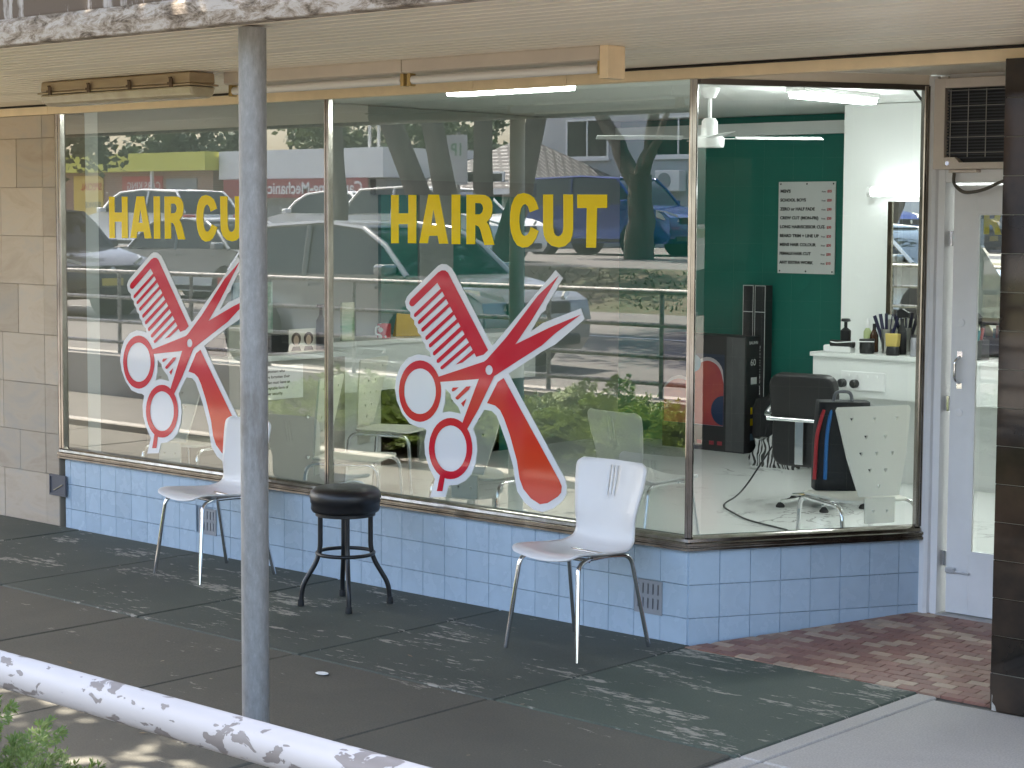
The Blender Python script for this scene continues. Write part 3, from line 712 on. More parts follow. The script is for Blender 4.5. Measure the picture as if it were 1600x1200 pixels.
MB().lathe([(.045, 0), (.05, .02), (.042, .055), (.04, .06)], n=18).build('handle', BLACKP, br, smooth=40)
MB().prism([(-.042, .06), (.042, .06), (.05, .15), (-.05, .15)], 'y', -.025, .025).build('bristles', mat('yellow_bristle', (.55, .42, .12), .8, bump=.5, bscale=120), br, bevel=.006)
for i, (x, hh, r_, l_) in enumerate(((-1.60, .13, .045, 'round dark jar between the neck brush and the clear tube'), (-1.50, .09, .04, 'low black jar just right of the yellow bristle brush'))):
    bottle('product_jar', x, 4.78, CT, [(r_, 0), (r_, hh * .7), (r_ * .95, hh * .72)], mat('smoked_jar', (.05, .05, .06), .2), l_, 'jar', [('lid', [(r_ * 1.02, hh * .72), (r_ * 1.02, hh), (0, hh)], mat('violet_lid', (.10, .06, .25), .4))])
bottle('serum_tube', -1.42, 4.64, CT, [(.018, 0), (.022, .05), (.022, .17), (.02, .18)], mat('clear_tube', (.45, .46, .47), .15), 'slim clear tube bottle standing by the black tool box', 'bottle', [('cap', [(.018, -.0), (.02, .04), (.02, .05)], BLACKP)])
bottle('gel_tub', -1.93, 4.66, CT, [(.05, 0), (.052, .01), (.052, .07), (.048, .075)], BLACKP, 'low black gel tub in front of the comb tumbler', 'tub', [('lid', [(.054, .075), (.054, .10), (0, .102)], BLACKP)])
bottle('hair_tonic', -1.97, 4.82, CT, [(.03, 0), (.032, .01), (.03, .12), (.012, .16)], mat('dark_amber', (.05, .02, .008), .15), 'dark amber tonic bottle behind the gel tub', 'bottle', [('cap', [(.013, .16), (.013, .20), (0, .20)], BLACKP)])
bottle('talc_shaker', -1.53, 4.62, CT, [(.028, 0), (.03, .01), (.03, .11), (.024, .13)], mat('grey_label', (.28, .28, .31), .4), 'small grey labelled shaker right of the yellow bristles', 'shaker', [('lid', [(.024, .13), (.02, .15), (0, .152)], BLACKP)])
tbx = tag(empty('tool_caddy', (-1.22, 4.70, CT)), 'black open caddy with clippers and a cream comb beside the mirror edge', 'caddy')
m_ = MB().box(-.13, .16, -.09, -.08, 0, .13).box(-.13, .16, .08, .09, 0, .13).box(-.13, -.12, -.08, .08, 0, .13).box(.15, .16, -.08, .08, 0, .13).box(-.12, .15, -.08, .08, 0, .01); m_.build('tray', BLACKP, tbx)
MB().box(-.035, .035, -.008, .008, 0, .16, Matrix.Translation((-.02, -.095, .10)) @ Matrix.Rotation(R(-35), 4, 'Y')).build('comb', mat('cream_plastic', (.62, .60, .33), .4), tbx, bevel=.012)
MB().tube([(-.05, 0, .03), (-.06, -.02, .22)], .018, 10).box(-.10, .06, -.03, -.01, .21, .26).build('clipper', BLACKP, tbx)
for k in range(5): MB().tube([(.05 + .018 * k, .02, .02), (.055 + .022 * k, .03, .19 + .02 * (k % 3))], .011, 8).build('tool', [mat('teal_plastic', (.03, .2, .22), .4), mat('wine_plastic', (.2, .03, .03), .4), BLACKP][k % 3], tbx)
cr = tag(empty('hair_clipper', (-2.12, 4.62, CT)), 'corded clipper set lying at the left end of the counter', 'clippers')
MB().box(-.12, .10, -.04, .04, .0, .05).build('cradle', WPL, cr, bevel=.01)
MB().tube([(-.06, -.03, .065), (.12, -.02, .06)], .024, 10).build('body', BLACKP, cr, smooth=50)
MB().tube(smoothpath([(-.06, -.045, .075), (.0, -.06, .07), (.15, -.05, .085), (.3, -.05, .09)], .05), .004, 6).build('cable', WPL, cr)

# price list
pl = tag(empty('price_list', (-3.515, 5.885, 1.505)), 'white price list poster with black lines and red prices on the green wall', 'poster')
PW, PH = .53, .725
box('sheet', (0, PW, 0, .01, 0, PH), mat('poster_white', (.66, .66, .65), .5), pl)
INK = mat('black_ink', (.012, .012, .012), .6); INKR = mat('red_ink', (.45, .03, .04), .6)
rows = [("MEN'S", '$25'), ('SCHOOL BOYS', '$20'), ('ZERO or HALF FADE', '$30'), ('CREW CUT (MON-FRI)', '$20'), ('LONG HAIR/SCISSOR CUT', '$30'), ('BEARD TRIM + LINE UP', '$20'), ('MENS HAIR COLOUR', '$30'), ('FEMALE HAIR CUT', '$30'), ('ANY EXTRA WORK', '$10')]
for i, (a, b_) in enumerate(rows):
    z = PH - .085 - i * .0705
    text('price_line', a, .033, INK, (.018, -.002, z), FACE_STREET, pl, bold=.045, sx=1.08)
    text('from_word', 'From', .017, INK, (.405, -.002, z), FACE_STREET, pl, bold=.02)
    text('price', b_, .027, INKR, (.455, -.002, z), FACE_STREET, pl, bold=.045)
for x in (.02, PW / 2, PW - .02):
    for z in (.018, PH - .018): MB().lathe([(.007, 0), (.005, .004), (0, .004)], (x, -.0005, z), 10, Matrix.Rotation(R(90), 4, 'X')).build('screw', BLACKP, pl)

# TV carton, LED tube cartons
tv = tag(empty('television_carton', (-4.92, 5.55, FZ)), 'large television carton with orange abstract print against the green wall', 'carton')
CARD = mat('black_printed_card', (.022, .023, .026), .45); CARDG = mat('grey_printed_card', (.10, .105, .11), .4, c2=(.05, .05, .055), vscale=3, stretch=(1, 1, .4))
box('carton', (.52, 1.34, 0, .24, 0, .93), CARD, tv, bevel=.003)
box('front_band', (1.16, 1.335, -.003, -.0005, .01, .925), CARDG, tv)
def blob(pts, mt, y, nm): return flat(nm, [[(p[0], p[1]) for p in pts]], mt, tv, y=y)
def arcpts(cx_, cz, r_, a0, a1, n=12): return [(cx_ + r_ * math.cos(R(a0 + (a1 - a0) * k / n)), cz + r_ * math.sin(R(a0 + (a1 - a0) * k / n))) for k in range(n + 1)]
blob([(.54, .20), (1.14, .20), (1.14, .78), (.54, .78)], mat('screen_dark_blue', (.02, .03, .06), .3), -.0015, 'screen_print')
blob([(.54, .205), (1.135, .205), (1.135, .58)] + arcpts(.98, .60, .155, 20, 170) + arcpts(.70, .40, .19, 60, 130)[::1] + [(.54, .50)], mat('print_pale', (.45, .40, .42), .35), -.0025, 'screen_print')
blob([(.54, .207), (1.135, .207), (1.135, .55)] + arcpts(.98, .585, .14, 15, 170) + arcpts(.70, .385, .18, 60, 130) + [(.54, .48)], mat('print_orange', (.42, .085, .055), .35, c2=(.30, .03, .05), vscale=2.5), -.0035, 'screen_print')
blob(arcpts(1.135, .33, .12, 90, 270), mat('print_navy', (.015, .035, .09), .35), -.0045, 'screen_print')
blob(arcpts(.84, .70, .07, 0, 360, 20)[:-1], mat('print_sky', (.12, .22, .30), .35), -.0045, 'screen_print')
text('size_number', '60', .075, WHITE, (1.3415, .07, .70), FACE_XP, tv)
text('brand_line', 'BAUHN', .035, MATS['poster_white'], (1.3415, .05, .87), FACE_XP, tv, bold=.01)
for z, c_ in ((.55, WHITE), (.22, YELLOWV), (.31, YELLOWV), (.10, MATS['print_sky'])): box('carton_label', (1.3405, 1.342, .08, .16, z, z + .055), c_, tv)
for x in (.80, .88, 1.0, 1.08): box('carton_label', (x, x + .045, -.0045, -.0025 if x > 1.17 else -.001, .05, .08), MATS['print_orange'], tv)
for i, x in enumerate((-3.70, -3.585)):
    t = tag(empty('tube_light_carton', (x, 5.80, FZ)), ['slim tall black carton standing next to the television carton', 'slim tall black carton nearest the price list'][i], 'carton', 'slim light cartons')
    box('carton', (-.05, .05, -.05, .05, 0, 1.335), CARD, t, bevel=.002)
    m_ = MB().box(-.05, -.046, -.052, -.0505, .0, 1.335).box(.046, .05, -.052, -.0505, 0, 1.335).box(-.046, .046, -.052, -.0505, 1.33, 1.335); m_.build('edge_stripe', MATS['poster_white'], t)
    MB().box(-.046, .046, -.0535, -.0505, 1.12, 1.126, Matrix.Rotation(R(0), 4, 'Y')).build('chevron', MATS['poster_white'], t)
    o = text('carton_text', 'LED LIGHT FITTING', .045, MATS['poster_white'], (.012, -.0525, .46), (R(90), R(-90), 0), t)
dbag = tag(empty('duffel_bag', (-3.20, 5.62, FZ)), 'dark duffel bag slumped at the foot of the green wall', 'bag')
bm = bmesh.new(); bmesh.ops.create_icosphere(bm, subdivisions=3, radius=1)
for v in bm.verts:
    nz_ = math.sin(v.co.x * 5) * .05 + math.sin(v.co.z * 7 + v.co.y * 4) * .05
    v.co = Vector((v.co.x * .32 * (1 + nz_), v.co.y * .2, max(0, (v.co.z + .75) * .33 * (1 + nz_))))
me = bpy.data.meshes.new('body'); bm.to_mesh(me); bm.free(); me.materials.append(mat('black_nylon', (.014, .015, .018), .7, bump=.3, bscale=40)); link('body', me, dbag, True)
MB().tube(smoothpath([(-.15, -.05, .50), (-.1, -.08, .62), (.1, -.08, .60), (.16, -.04, .48)], .08), .012, 8).build('strap', MATS['black_nylon'], dbag)
zb = tag(empty('zebra_print_bag', (-2.95, 5.10, FZ)), 'zebra striped tote bag on the floor behind the salon chair', 'bag')
mt, n, b = _nt('zebra_print'); wv = n.nodes.new('ShaderNodeTexWave'); wv.inputs['Scale'].default_value = 9; wv.inputs['Distortion'].default_value = 9; wv.inputs['Detail'].default_value = 1
n.links.new(_pos(n, obj=True), wv.inputs['Vector']); n.links.new(_ramp(n, wv.outputs[0], ((.48, .02), (.54, .55))), b.inputs['Base Color'])
bm = bmesh.new(); bmesh.ops.create_cube(bm, size=1); bmesh.ops.subdivide_edges(bm, edges=bm.edges, cuts=6, use_grid_fill=True)
for v in bm.verts:
    f_ = 1 - .25 * (v.co.z + .5); v.co = Vector((v.co.x * .42 * f_ + .02 * math.sin(v.co.z * 9), v.co.y * .2 * f_ + .015 * math.sin(v.co.x * 12), (v.co.z + .5) * (.24 + .05 * math.sin(v.co.x * 5))))
me = bpy.data.meshes.new('body'); bm.to_mesh(me); bm.free(); me.materials.append(mt); link('body', me, zb, True)
MB().tube(smoothpath([(-.12, 0, .22), (-.1, 0, .36), (.08, 0, .36), (.1, 0, .22)], .06), .012, 8).build('handle', MATS['black_nylon'], zb)

# salon chair
sl = tag(empty('salon_chair', (-1.62, 3.62, FZ), R(4)), 'black padded salon chair with chrome arms facing the counter', 'chair')
def padded(name, w2, h2, th_, M, mt, parent, rr=.08):
    lp = []
    for cx_, cz, a0 in ((w2 - rr, h2 - rr, 0), (-w2 + rr, h2 - rr, 90), (-w2 + rr, -h2 + rr, 180), (w2 - rr, -h2 + rr, 270)):
        lp += [(cx_ + rr * math.cos(R(a0 + k * 18)), cz + rr * math.sin(R(a0 + k * 18))) for k in range(6)]
    m_ = MB().prism(lp, 'y', -th_ / 2, th_ / 2); m_.v = [tuple(M @ Vector(v)) for v in m_.v]
    return m_.build(name, mt, parent, bevel=.02, segs=3)
padded('backrest', .235, .16, .09, Matrix.Translation((0, -.24, .72)) @ Matrix.Rotation(R(8), 4, 'X'), VINYL, sl)
padded('back_lower', .22, .17, .07, Matrix.Translation((0, -.235, .45)), VINYL, sl)
padded('seat', .25, .24, .12, Matrix.Translation((0, .03, .42)) @ Matrix.Rotation(R(90), 4, 'X'), VINYL, sl)
for s in (-1, 1): MB().tube(smoothpath([(s * .22, -.26, .60), (s * .30, -.22, .60), (s * .31, .0, .70), (s * .30, .20, .62), (s * .27, .24, .42)], .12), .016, 10).build('arm', STEEL, sl, smooth=60)
MB().tube([(-.235, -.30, .585), (.235, -.30, .585)], .014, 10).build('back_rail', STEEL, sl, smooth=60)
MB().box(-.03, .03, -.305, -.285, .30, .58).build('back_strut', STEEL, sl, bevel=.004)
MB().tube([(0, 0, .05), (0, 0, .36)], .035, 14).build('pump_column', STEEL, sl, smooth=60)
for k in range(5):
    a = R(72 * k + 15); MB().tube([(0, 0, .07), (.28 * math.cos(a), .28 * math.sin(a), .035)], [.022, .014], 8).build('base_spoke', STEEL, sl)
    MB().lathe([(.028, 0), (.03, .01), (.015, .03)], (.28 * math.cos(a), .28 * math.sin(a), 0), 12).build('foot_glide', RUBBER, sl)
ft = tag(MB().tube(smoothpath([(-1.95, 3.55, .45), (-2.1, 3.4, .12), (-2.05, 3.1, .085), (-1.6, 2.75, .08), (-1.2, 2.6, .08)], .15, 6), .006, 6).build('floor_cable', BLACKP), 'thin black cable curling over the marble floor', 'cable')
tag(MB().tube(smoothpath([(-.75, 4.5, .98), (-.72, 4.46, .5), (-.78, 4.45, .12), (-.55, 4.3, .08), (-.3, 4.4, .08)], .12, 6), .006, 6).build('dryer_cable', BLACKP), 'black cable hanging down to the floor beyond the door glass', 'cable')

# ------------------------------------------------------------------ chairs
def white_chair(label, loc, rz):
    t = tag(empty('plastic_chair', loc, rz), label, 'chair', 'white slotted chairs')
    # side profile (y forward = -y, z) of the shell from the front lip to the top of the back
    ctl = [(-.235, .432, .165), (-.225, .446, .188), (-.18, .455, .202), (-.06, .447, .208), (.06, .438, .206), (.13, .441, .196), (.175, .46, .182), (.198, .50, .176), (.212, .56, .178), (.228, .64, .190), (.245, .72, .205), (.258, .79, .210), (.264, .815, .200), (.267, .828, .175)]
    # resample smoothly
    def cr(p0, p1, p2, p3, t_): return .5 * ((2 * p1) + (-p0 + p2) * t_ + (2 * p0 - 5 * p1 + 4 * p2 - p3) * t_ * t_ + (-p0 + 3 * p1 - 3 * p2 + p3) * t_ ** 3)
    pts = []
    for i in range(len(ctl) - 1):
        a, b_, c, d = [Vector(ctl[max(0, min(len(ctl) - 1, i + k))]) for k in (-1, 0, 1, 2)]
        for k in range(3): pts.append(cr(a, b_, c, d, k / 3))
    pts.append(Vector(ctl[-1]))
    us = [-1, -.9, -.75, -.58, -.4, -.22, -.115, -.085, -.015, .015, .085, .115, .22, .4, .58, .75, .9, 1]
    slots = [(6, 7), (8, 9), (10, 11)]
    vs_ = []; fs_ = []; nu = len(us)
    for p in pts:
        back = max(0, min(1, (p.y - .47) / .12))
        for u in us:
            cup = (.022 * u * u) if back < 1 else 0
            yy = p.x - back * .030 * u * u; zz = p.y + (1 - back) * (.012 * u * u - (.020 * (1 - u * u) if -.12 < p.x < .14 else .008 * (1 - u * u)))
            vs_.append((u * p.z, yy, zz))
    for i in range(len(pts) - 1):
        for j in range(nu - 1):
            z = (pts[i].y + pts[i + 1].y) / 2
            if pts[i].x > .2 and .675 < z < .80 and (j, j + 1) in slots: continue
            fs_.append((i * nu + j, i * nu + j + 1, (i + 1) * nu + j + 1, (i + 1) * nu + j))
    MB().add(vs_, fs_).build('shell', CHAIRW, t, smooth=True, solid=.009, bevel=0)
    for s in (-1, 1):
        MB().tube(smoothpath([(s * .215, -.235, 0), (s * .175, -.185, .415), (s * .16, -.10, .432)], .05), .0105, 12).build('leg', STEEL, t, smooth=60)
        MB().tube(smoothpath([(s * .225, .24, 0), (s * .19, .15, .425), (s * .165, .05, .432), (s * .16, -.08, .432)], .09, 7), .0105, 12).build('leg', STEEL, t, smooth=60)
    MB().tube([(-.165, -.1, .426), (.165, -.1, .426)], .009, 8).tube([(-.165, .08, .424), (.165, .08, .424)], .009, 8).build('cross_bar', STEEL, t, smooth=60)
    return t
white_chair('white plastic chair with three back slots standing by the corner of the window', (-.33, -.395, .001), R(-2))
white_chair('white plastic chair partly hidden behind the grey awning post', (-2.90, -.385, .001), R(-5))
white_chair('white slotted chair inside the shop behind the right window, facing away', (-1.27, 1.30, FZ), R(172))

def cream_chair(label, loc, rz):
    t = tag(empty('waiting_chair', loc, rz), label, 'chair', 'cream perforated chairs inside the shop')
    # back panel facing +y (front), leaning back towards -y
    out = [(-.215, .44), (-.205, .455), (.205, .455), (.215, .44), (.17, .20), (.115, .0), (-.115, .0), (-.17, .20)]
    holes = []
    for r_, (z, xs_) in enumerate(((.39, (-.13, 0, .13)), (.30, (-.055, .055)), (.215, (-.09, 0, .09)), (.13, (-.045, .045)), (.05, (0,)))):
        for x in xs_: holes.append([(x - .011, z + .008), (x + .011, z + .008), (x, z - .012)])
    o = flat('backrest', [out] + holes, CHAIRB, t, 0, .012); o.location = (0, -.19, .47); o.rotation_euler = (R(-9), 0, 0)   # top leans to -y
    st = []
    for cx_, cy_, a0 in ((.16, .17, 0), (-.16, .17, 90), (-.13, -.13, 180), (.13, -.13, 270)): st += [(cx_ + .06 * math.cos(R(a0 + k * 18)), cy_ + .06 * math.sin(R(a0 + k * 18))) for k in range(6)]
    MB().prism(st, 'z', .438, .452).build('seat', CHAIRB, t, bevel=.004)
    h = [[(x - .009, z + .007), (x + .009, z + .007), (x, z - .01)] for x, z in ((-.04, .06), (.04, .06))]
    o = flat('bracket', [[(-.085, .0), (.085, .0), (.085, .13), (-.085, .13)]] + h, CHAIRB, t, 0, .010); o.location = (0, -.20, .335)
    for s in (-1, 1):
        MB().tube(smoothpath([(s * .22, -.235, 0), (s * .215, -.20, .425), (s * .215, .235, .425), (s * .22, .26, 0)], .07, 6), .0125, 10).build('leg', STEEL, t, smooth=60)
    MB().tube([(-.215, .02, .425), (.215, .02, .425)], .011, 8).build('cross_bar', STEEL, t)
    return t
cream_chair('cream perforated chair holding a black backpack, inside the splayed window', (-.05, 1.53, FZ), R(62))
cream_chair('cream perforated chair half behind the middle mullion', (-3.10, .82, FZ), R(-62))
cream_chair('cream perforated chair standing by the grey reception counter', (-4.02, 2.05, FZ), R(-70))
cream_chair('cream perforated chair behind the left scissors decal', (-4.35, .62, FZ), R(12))
cream_chair('cream perforated chair low behind the right scissors decal', (-2.0, .80, FZ), R(10))
bp = tag(empty('backpack', (-.24, 1.66, FZ + .453), R(40)), 'black backpack with red and blue trim sitting on a cream chair', 'backpack')
bm = bmesh.new(); bmesh.ops.create_cube(bm, size=1); bmesh.ops.subdivide_edges(bm, edges=bm.edges, cuts=5, use_grid_fill=True)
for v in bm.verts:
    f_ = 1 - .22 * max(0, v.co.z) ; v.co = Vector((v.co.x * .31 * f_ * (1 - .25 * v.co.y ** 2), v.co.y * .2 * f_ * (1 - .3 * v.co.x ** 2), (v.co.z + .5) * .46))
me = bpy.data.meshes.new('body'); bm.to_mesh(me); bm.free(); me.materials.append(MATS['black_nylon'] if 'black_nylon' in MATS else BLACKP); o = link('body', me, bp, True)
for x, c_ in ((-.10, mat('blue_webbing', (.02, .16, .45), .5)), (-.155, mat('red_webbing', (.45, .02, .03), .5))):
    MB().tube(smoothpath([(x, -.105, .06), (x * .95, -.11, .30), (x * .7, -.08, .42)], .1), .010, 8).build('trim', c_, bp)
MB().tube(smoothpath([(-.05, 0, .45), (-.04, 0, .51), (.04, 0, .51), (.05, 0, .45)], .03), .009, 8).build('grab_handle', mat('grey_webbing', (.2, .2, .22), .6), bp)

# stool
stl = tag(empty('bar_stool', (-1.782, -.457, .001), R(6)), 'black round padded stool with foot ring, between the two white chairs', 'stool')
MB().lathe([(0, .468), (.150, .468), (.166, .473), (.172, .487), (.170, .512), (.175, .518), (.178, .552), (.171, .575), (.150, .590), (.10, .596), (0, .598)], n=40).build('seat', VINYL, stl, smooth=60)
MB().lathe([(0, .452), (.150, .452), (.150, .4675), (0, .4675)], n=32).build('seat_plate', BLACKP, stl, smooth=30)
BLKM = mat('black_powder_coat', (.012, .012, .013), .33)
for k in range(4):
    a = R(45 + 90 * k); c, s = math.cos(a), math.sin(a)
    lg = MB().tube(smoothpath([(c * .125, s * .125, .455), (c * .125, s * .125, .25), (c * .215, s * .215, .10), (c * .222, s * .222, .01)], .07, 6), .0125, 12).build('leg', BLKM, stl, smooth=60)
    MB().lathe([(.016, 0), (.017, .004), (.0155, .028), (.0128, .032)], (c * .222, s * .222, 0), 14).build('rubber_foot', RUBBER, lg, smooth=40)
MB().tube([(.142 * math.cos(R(10 * k)), .142 * math.sin(R(10 * k)), .262) for k in range(36)], .0095, 10, closed=True).build('foot_ring', BLKM, stl, smooth=60)

# ------------------------------------------------------------------ window decals (glossy vinyl stuck on the glass)
DEC={'outline':[[(-1.586,1.688),(-1.559,1.699),(-1.524,1.697),(-1.49,1.68),(-1.461,1.646),(-1.214,1.305),(-1.199,1.312),(-.804,1.685),(-.758,1.647),(-.859,1.514),(-.866,1.491),(-.892,1.476),(-.961,1.383),(-.932,1.4),(-.883,1.429),(-.645,1.508),(-.622,1.458),(-.801,1.331),(-.89,1.289),(-1.101,1.173),(-1.02,1.062),(-.734,.687),(-.724,.654),(-.726,.617),(-.753,.577),(-.81,.537),(-.875,.514),(-.933,.518),(-.991,.546),(-1.042,.598),(-1.055,.647),(-1.068,.715),(-1.111,.825),(-1.154,.91),(-1.18,.959),(-1.214,.981),(-1.264,.983),(-1.339,.883),(-1.317,.84),(-1.31,.776),(-1.321,.711),(-1.351,.651),(-1.395,.614),(-1.448,.59),(-1.506,.581),(-1.528,.52),(-1.638,.508),(-1.602,.604),(-1.646,.662),(-1.674,.726),(-1.679,.791),(-1.663,.85),(-1.683,.86),(-1.72,.86),(-1.785,.875),(-1.841,.924),(-1.879,.988),(-1.893,1.047),(-1.883,1.107),(-1.851,1.168),(-1.795,1.214),(-1.73,1.234),(-1.666,1.232),(-1.634,1.225),(-1.641,1.251),(-1.671,1.27),(-1.675,1.289),(-1.698,1.308),(-1.703,1.33),(-1.726,1.346),(-1.729,1.365),(-1.752,1.387),(-1.754,1.407),(-1.781,1.425),(-1.781,1.448),(-1.809,1.467),(-1.819,1.5),(-1.805,1.526),(-1.786,1.543)],[(-1.53,1.07),(-1.512,1.058),(-1.494,1.046),(-1.491,1.027),(-1.476,1.012),(-1.458,.997),(-1.441,.985),(-1.423,.951),(-1.458,.955),(-1.503,.958),(-1.552,.948),(-1.534,.998)]],'comb':[[(-1.786,1.499),(-1.779,1.511),(-1.582,1.656),(-1.557,1.667),(-1.532,1.667),(-1.513,1.656),(-1.237,1.28),(-1.267,1.257),(-1.317,1.243),(-1.563,1.574),(-1.581,1.595),(-1.588,1.603),(-1.754,1.482),(-1.768,1.478),(-1.781,1.482),(-1.787,1.49)]],'teeth':[[(-1.553,1.582),(-1.545,1.566),(-1.74,1.425),(-1.748,1.424),(-1.753,1.43),(-1.751,1.438),(-1.749,1.442)],[(-1.526,1.546),(-1.519,1.528),(-1.711,1.391),(-1.72,1.39),(-1.725,1.395),(-1.723,1.402),(-1.722,1.406)],[(-1.499,1.508),(-1.492,1.491),(-1.686,1.353),(-1.694,1.352),(-1.699,1.357),(-1.699,1.365),(-1.697,1.369)],[(-1.47,1.469),(-1.461,1.453),(-1.657,1.312),(-1.666,1.311),(-1.671,1.317),(-1.67,1.325),(-1.668,1.329)],[(-1.441,1.433),(-1.432,1.416),(-1.632,1.275),(-1.64,1.274),(-1.645,1.28),(-1.645,1.288),(-1.643,1.292)],[(-1.414,1.397),(-1.406,1.377),(-1.603,1.236),(-1.611,1.235),(-1.617,1.241),(-1.616,1.249),(-1.615,1.253)],[(-1.386,1.359),(-1.376,1.341),(-1.575,1.199),(-1.584,1.198),(-1.59,1.203),(-1.59,1.212),(-1.588,1.216)],[(-1.357,1.319),(-1.348,1.304),(-1.548,1.168),(-1.556,1.167),(-1.563,1.171),(-1.564,1.177),(-1.562,1.181)],[(-1.329,1.285),(-1.32,1.267),(-1.413,1.209),(-1.457,1.197)]],'small':[[(-1.477,1.08),(-1.435,1.084),(-1.468,1.063),(-1.479,1.06),(-1.485,1.067)],[(-1.452,1.037),(-1.384,1.091),(-1.353,1.095),(-1.366,1.077),(-1.441,1.021),(-1.453,1.023),(-1.459,1.03)],[(-1.382,1.031),(-1.403,.988),(-1.42,1.005)]],'blades':[[(-.782,1.659),(-.913,1.56),(-1.119,1.347),(-1.246,1.234),(-1.263,1.223),(-1.58,1.128),(-1.566,1.103),(-1.299,1.134),(-1.411,.906),(-1.377,.879),(-1.3,.985),(-1.196,1.154),(-.886,1.321),(-.802,1.383),(-.642,1.479),(-.838,1.409),(-1.057,1.318),(-.953,1.439)],[(-1.206,1.184),(-1.207,1.177),(-1.21,1.17),(-1.216,1.164),(-1.222,1.16),(-1.23,1.159),(-1.237,1.159),(-1.244,1.162),(-1.249,1.167),(-1.253,1.174),(-1.254,1.181),(-1.253,1.189),(-1.249,1.196),(-1.244,1.201),(-1.237,1.205),(-1.23,1.207),(-1.223,1.206),(-1.216,1.203),(-1.211,1.198),(-1.207,1.191)]],'ring':[[[(-1.559,1.057),(-1.561,1.03),(-1.568,1.003),(-1.578,.977),(-1.593,.954),(-1.612,.933),(-1.633,.916),(-1.657,.903),(-1.682,.894),(-1.708,.889),(-1.735,.89),(-1.76,.895),(-1.785,.905),(-1.807,.919),(-1.826,.937),(-1.841,.959),(-1.852,.983),(-1.859,1.01),(-1.862,1.037),(-1.859,1.065),(-1.853,1.092),(-1.841,1.118),(-1.826,1.142),(-1.807,1.162),(-1.785,1.179),(-1.761,1.192),(-1.735,1.201),(-1.709,1.205),(-1.683,1.204),(-1.658,1.198),(-1.634,1.188),(-1.612,1.173),(-1.594,1.155),(-1.579,1.134),(-1.568,1.11),(-1.561,1.084)],[(-1.596,1.054),(-1.597,1.034),(-1.602,1.014),(-1.611,.995),(-1.622,.977),(-1.636,.962),(-1.652,.949),(-1.67,.939),(-1.689,.933),(-1.708,.93),(-1.728,.93),(-1.747,.934),(-1.766,.941),(-1.782,.952),(-1.796,.965),(-1.808,.981),(-1.816,.999),(-1.822,1.019),(-1.823,1.039),(-1.822,1.06),(-1.817,1.08),(-1.808,1.099),(-1.797,1.116),(-1.782,1.132),(-1.766,1.144),(-1.748,1.154),(-1.729,1.16),(-1.709,1.163),(-1.689,1.163),(-1.67,1.158),(-1.652,1.151),(-1.636,1.14),(-1.622,1.127),(-1.611,1.111),(-1.603,1.093),(-1.598,1.074)]],[[(-1.341,.783),(-1.343,.756),(-1.35,.73),(-1.361,.704),(-1.375,.681),(-1.394,.66),(-1.415,.643),(-1.439,.629),(-1.464,.62),(-1.491,.615),(-1.517,.614),(-1.543,.619),(-1.567,.628),(-1.589,.642),(-1.608,.66),(-1.624,.681),(-1.635,.705),(-1.642,.731),(-1.645,.758),(-1.642,.785),(-1.636,.812),(-1.624,.838),(-1.609,.862),(-1.59,.883),(-1.568,.9),(-1.544,.913),(-1.518,.922),(-1.492,.926),(-1.466,.926),(-1.44,.921),(-1.416,.911),(-1.395,.897),(-1.376,.88),(-1.361,.859),(-1.35,.835),(-1.343,.81)],[(-1.381,.78),(-1.382,.76),(-1.387,.74),(-1.395,.721),(-1.406,.703),(-1.419,.688),(-1.435,.674),(-1.453,.664),(-1.471,.657),(-1.491,.654),(-1.51,.654),(-1.529,.657),(-1.547,.664),(-1.563,.675),(-1.577,.688),(-1.588,.704),(-1.597,.721),(-1.602,.741),(-1.604,.761),(-1.602,.782),(-1.597,.802),(-1.589,.821),(-1.578,.839),(-1.564,.855),(-1.548,.868),(-1.53,.878),(-1.511,.884),(-1.492,.888),(-1.472,.887),(-1.454,.883),(-1.436,.876),(-1.42,.866),(-1.407,.853),(-1.396,.837),(-1.387,.819),(-1.382,.8)]]],'tail':[[(-1.563,.637),(-1.531,.624),(-1.548,.548),(-1.589,.544)]],'handle':[[(-1.133,1.149),(-1.172,1.127),(-1.243,1.018),(-1.189,1.009),(-1.156,.989),(-1.129,.95),(-1.09,.871),(-1.043,.749),(-1.025,.662),(-1.0,.614),(-.95,.572),(-.892,.55),(-.843,.561),(-.778,.599),(-.758,.62),(-.754,.651),(-.771,.68),(-1.011,.99)]]}
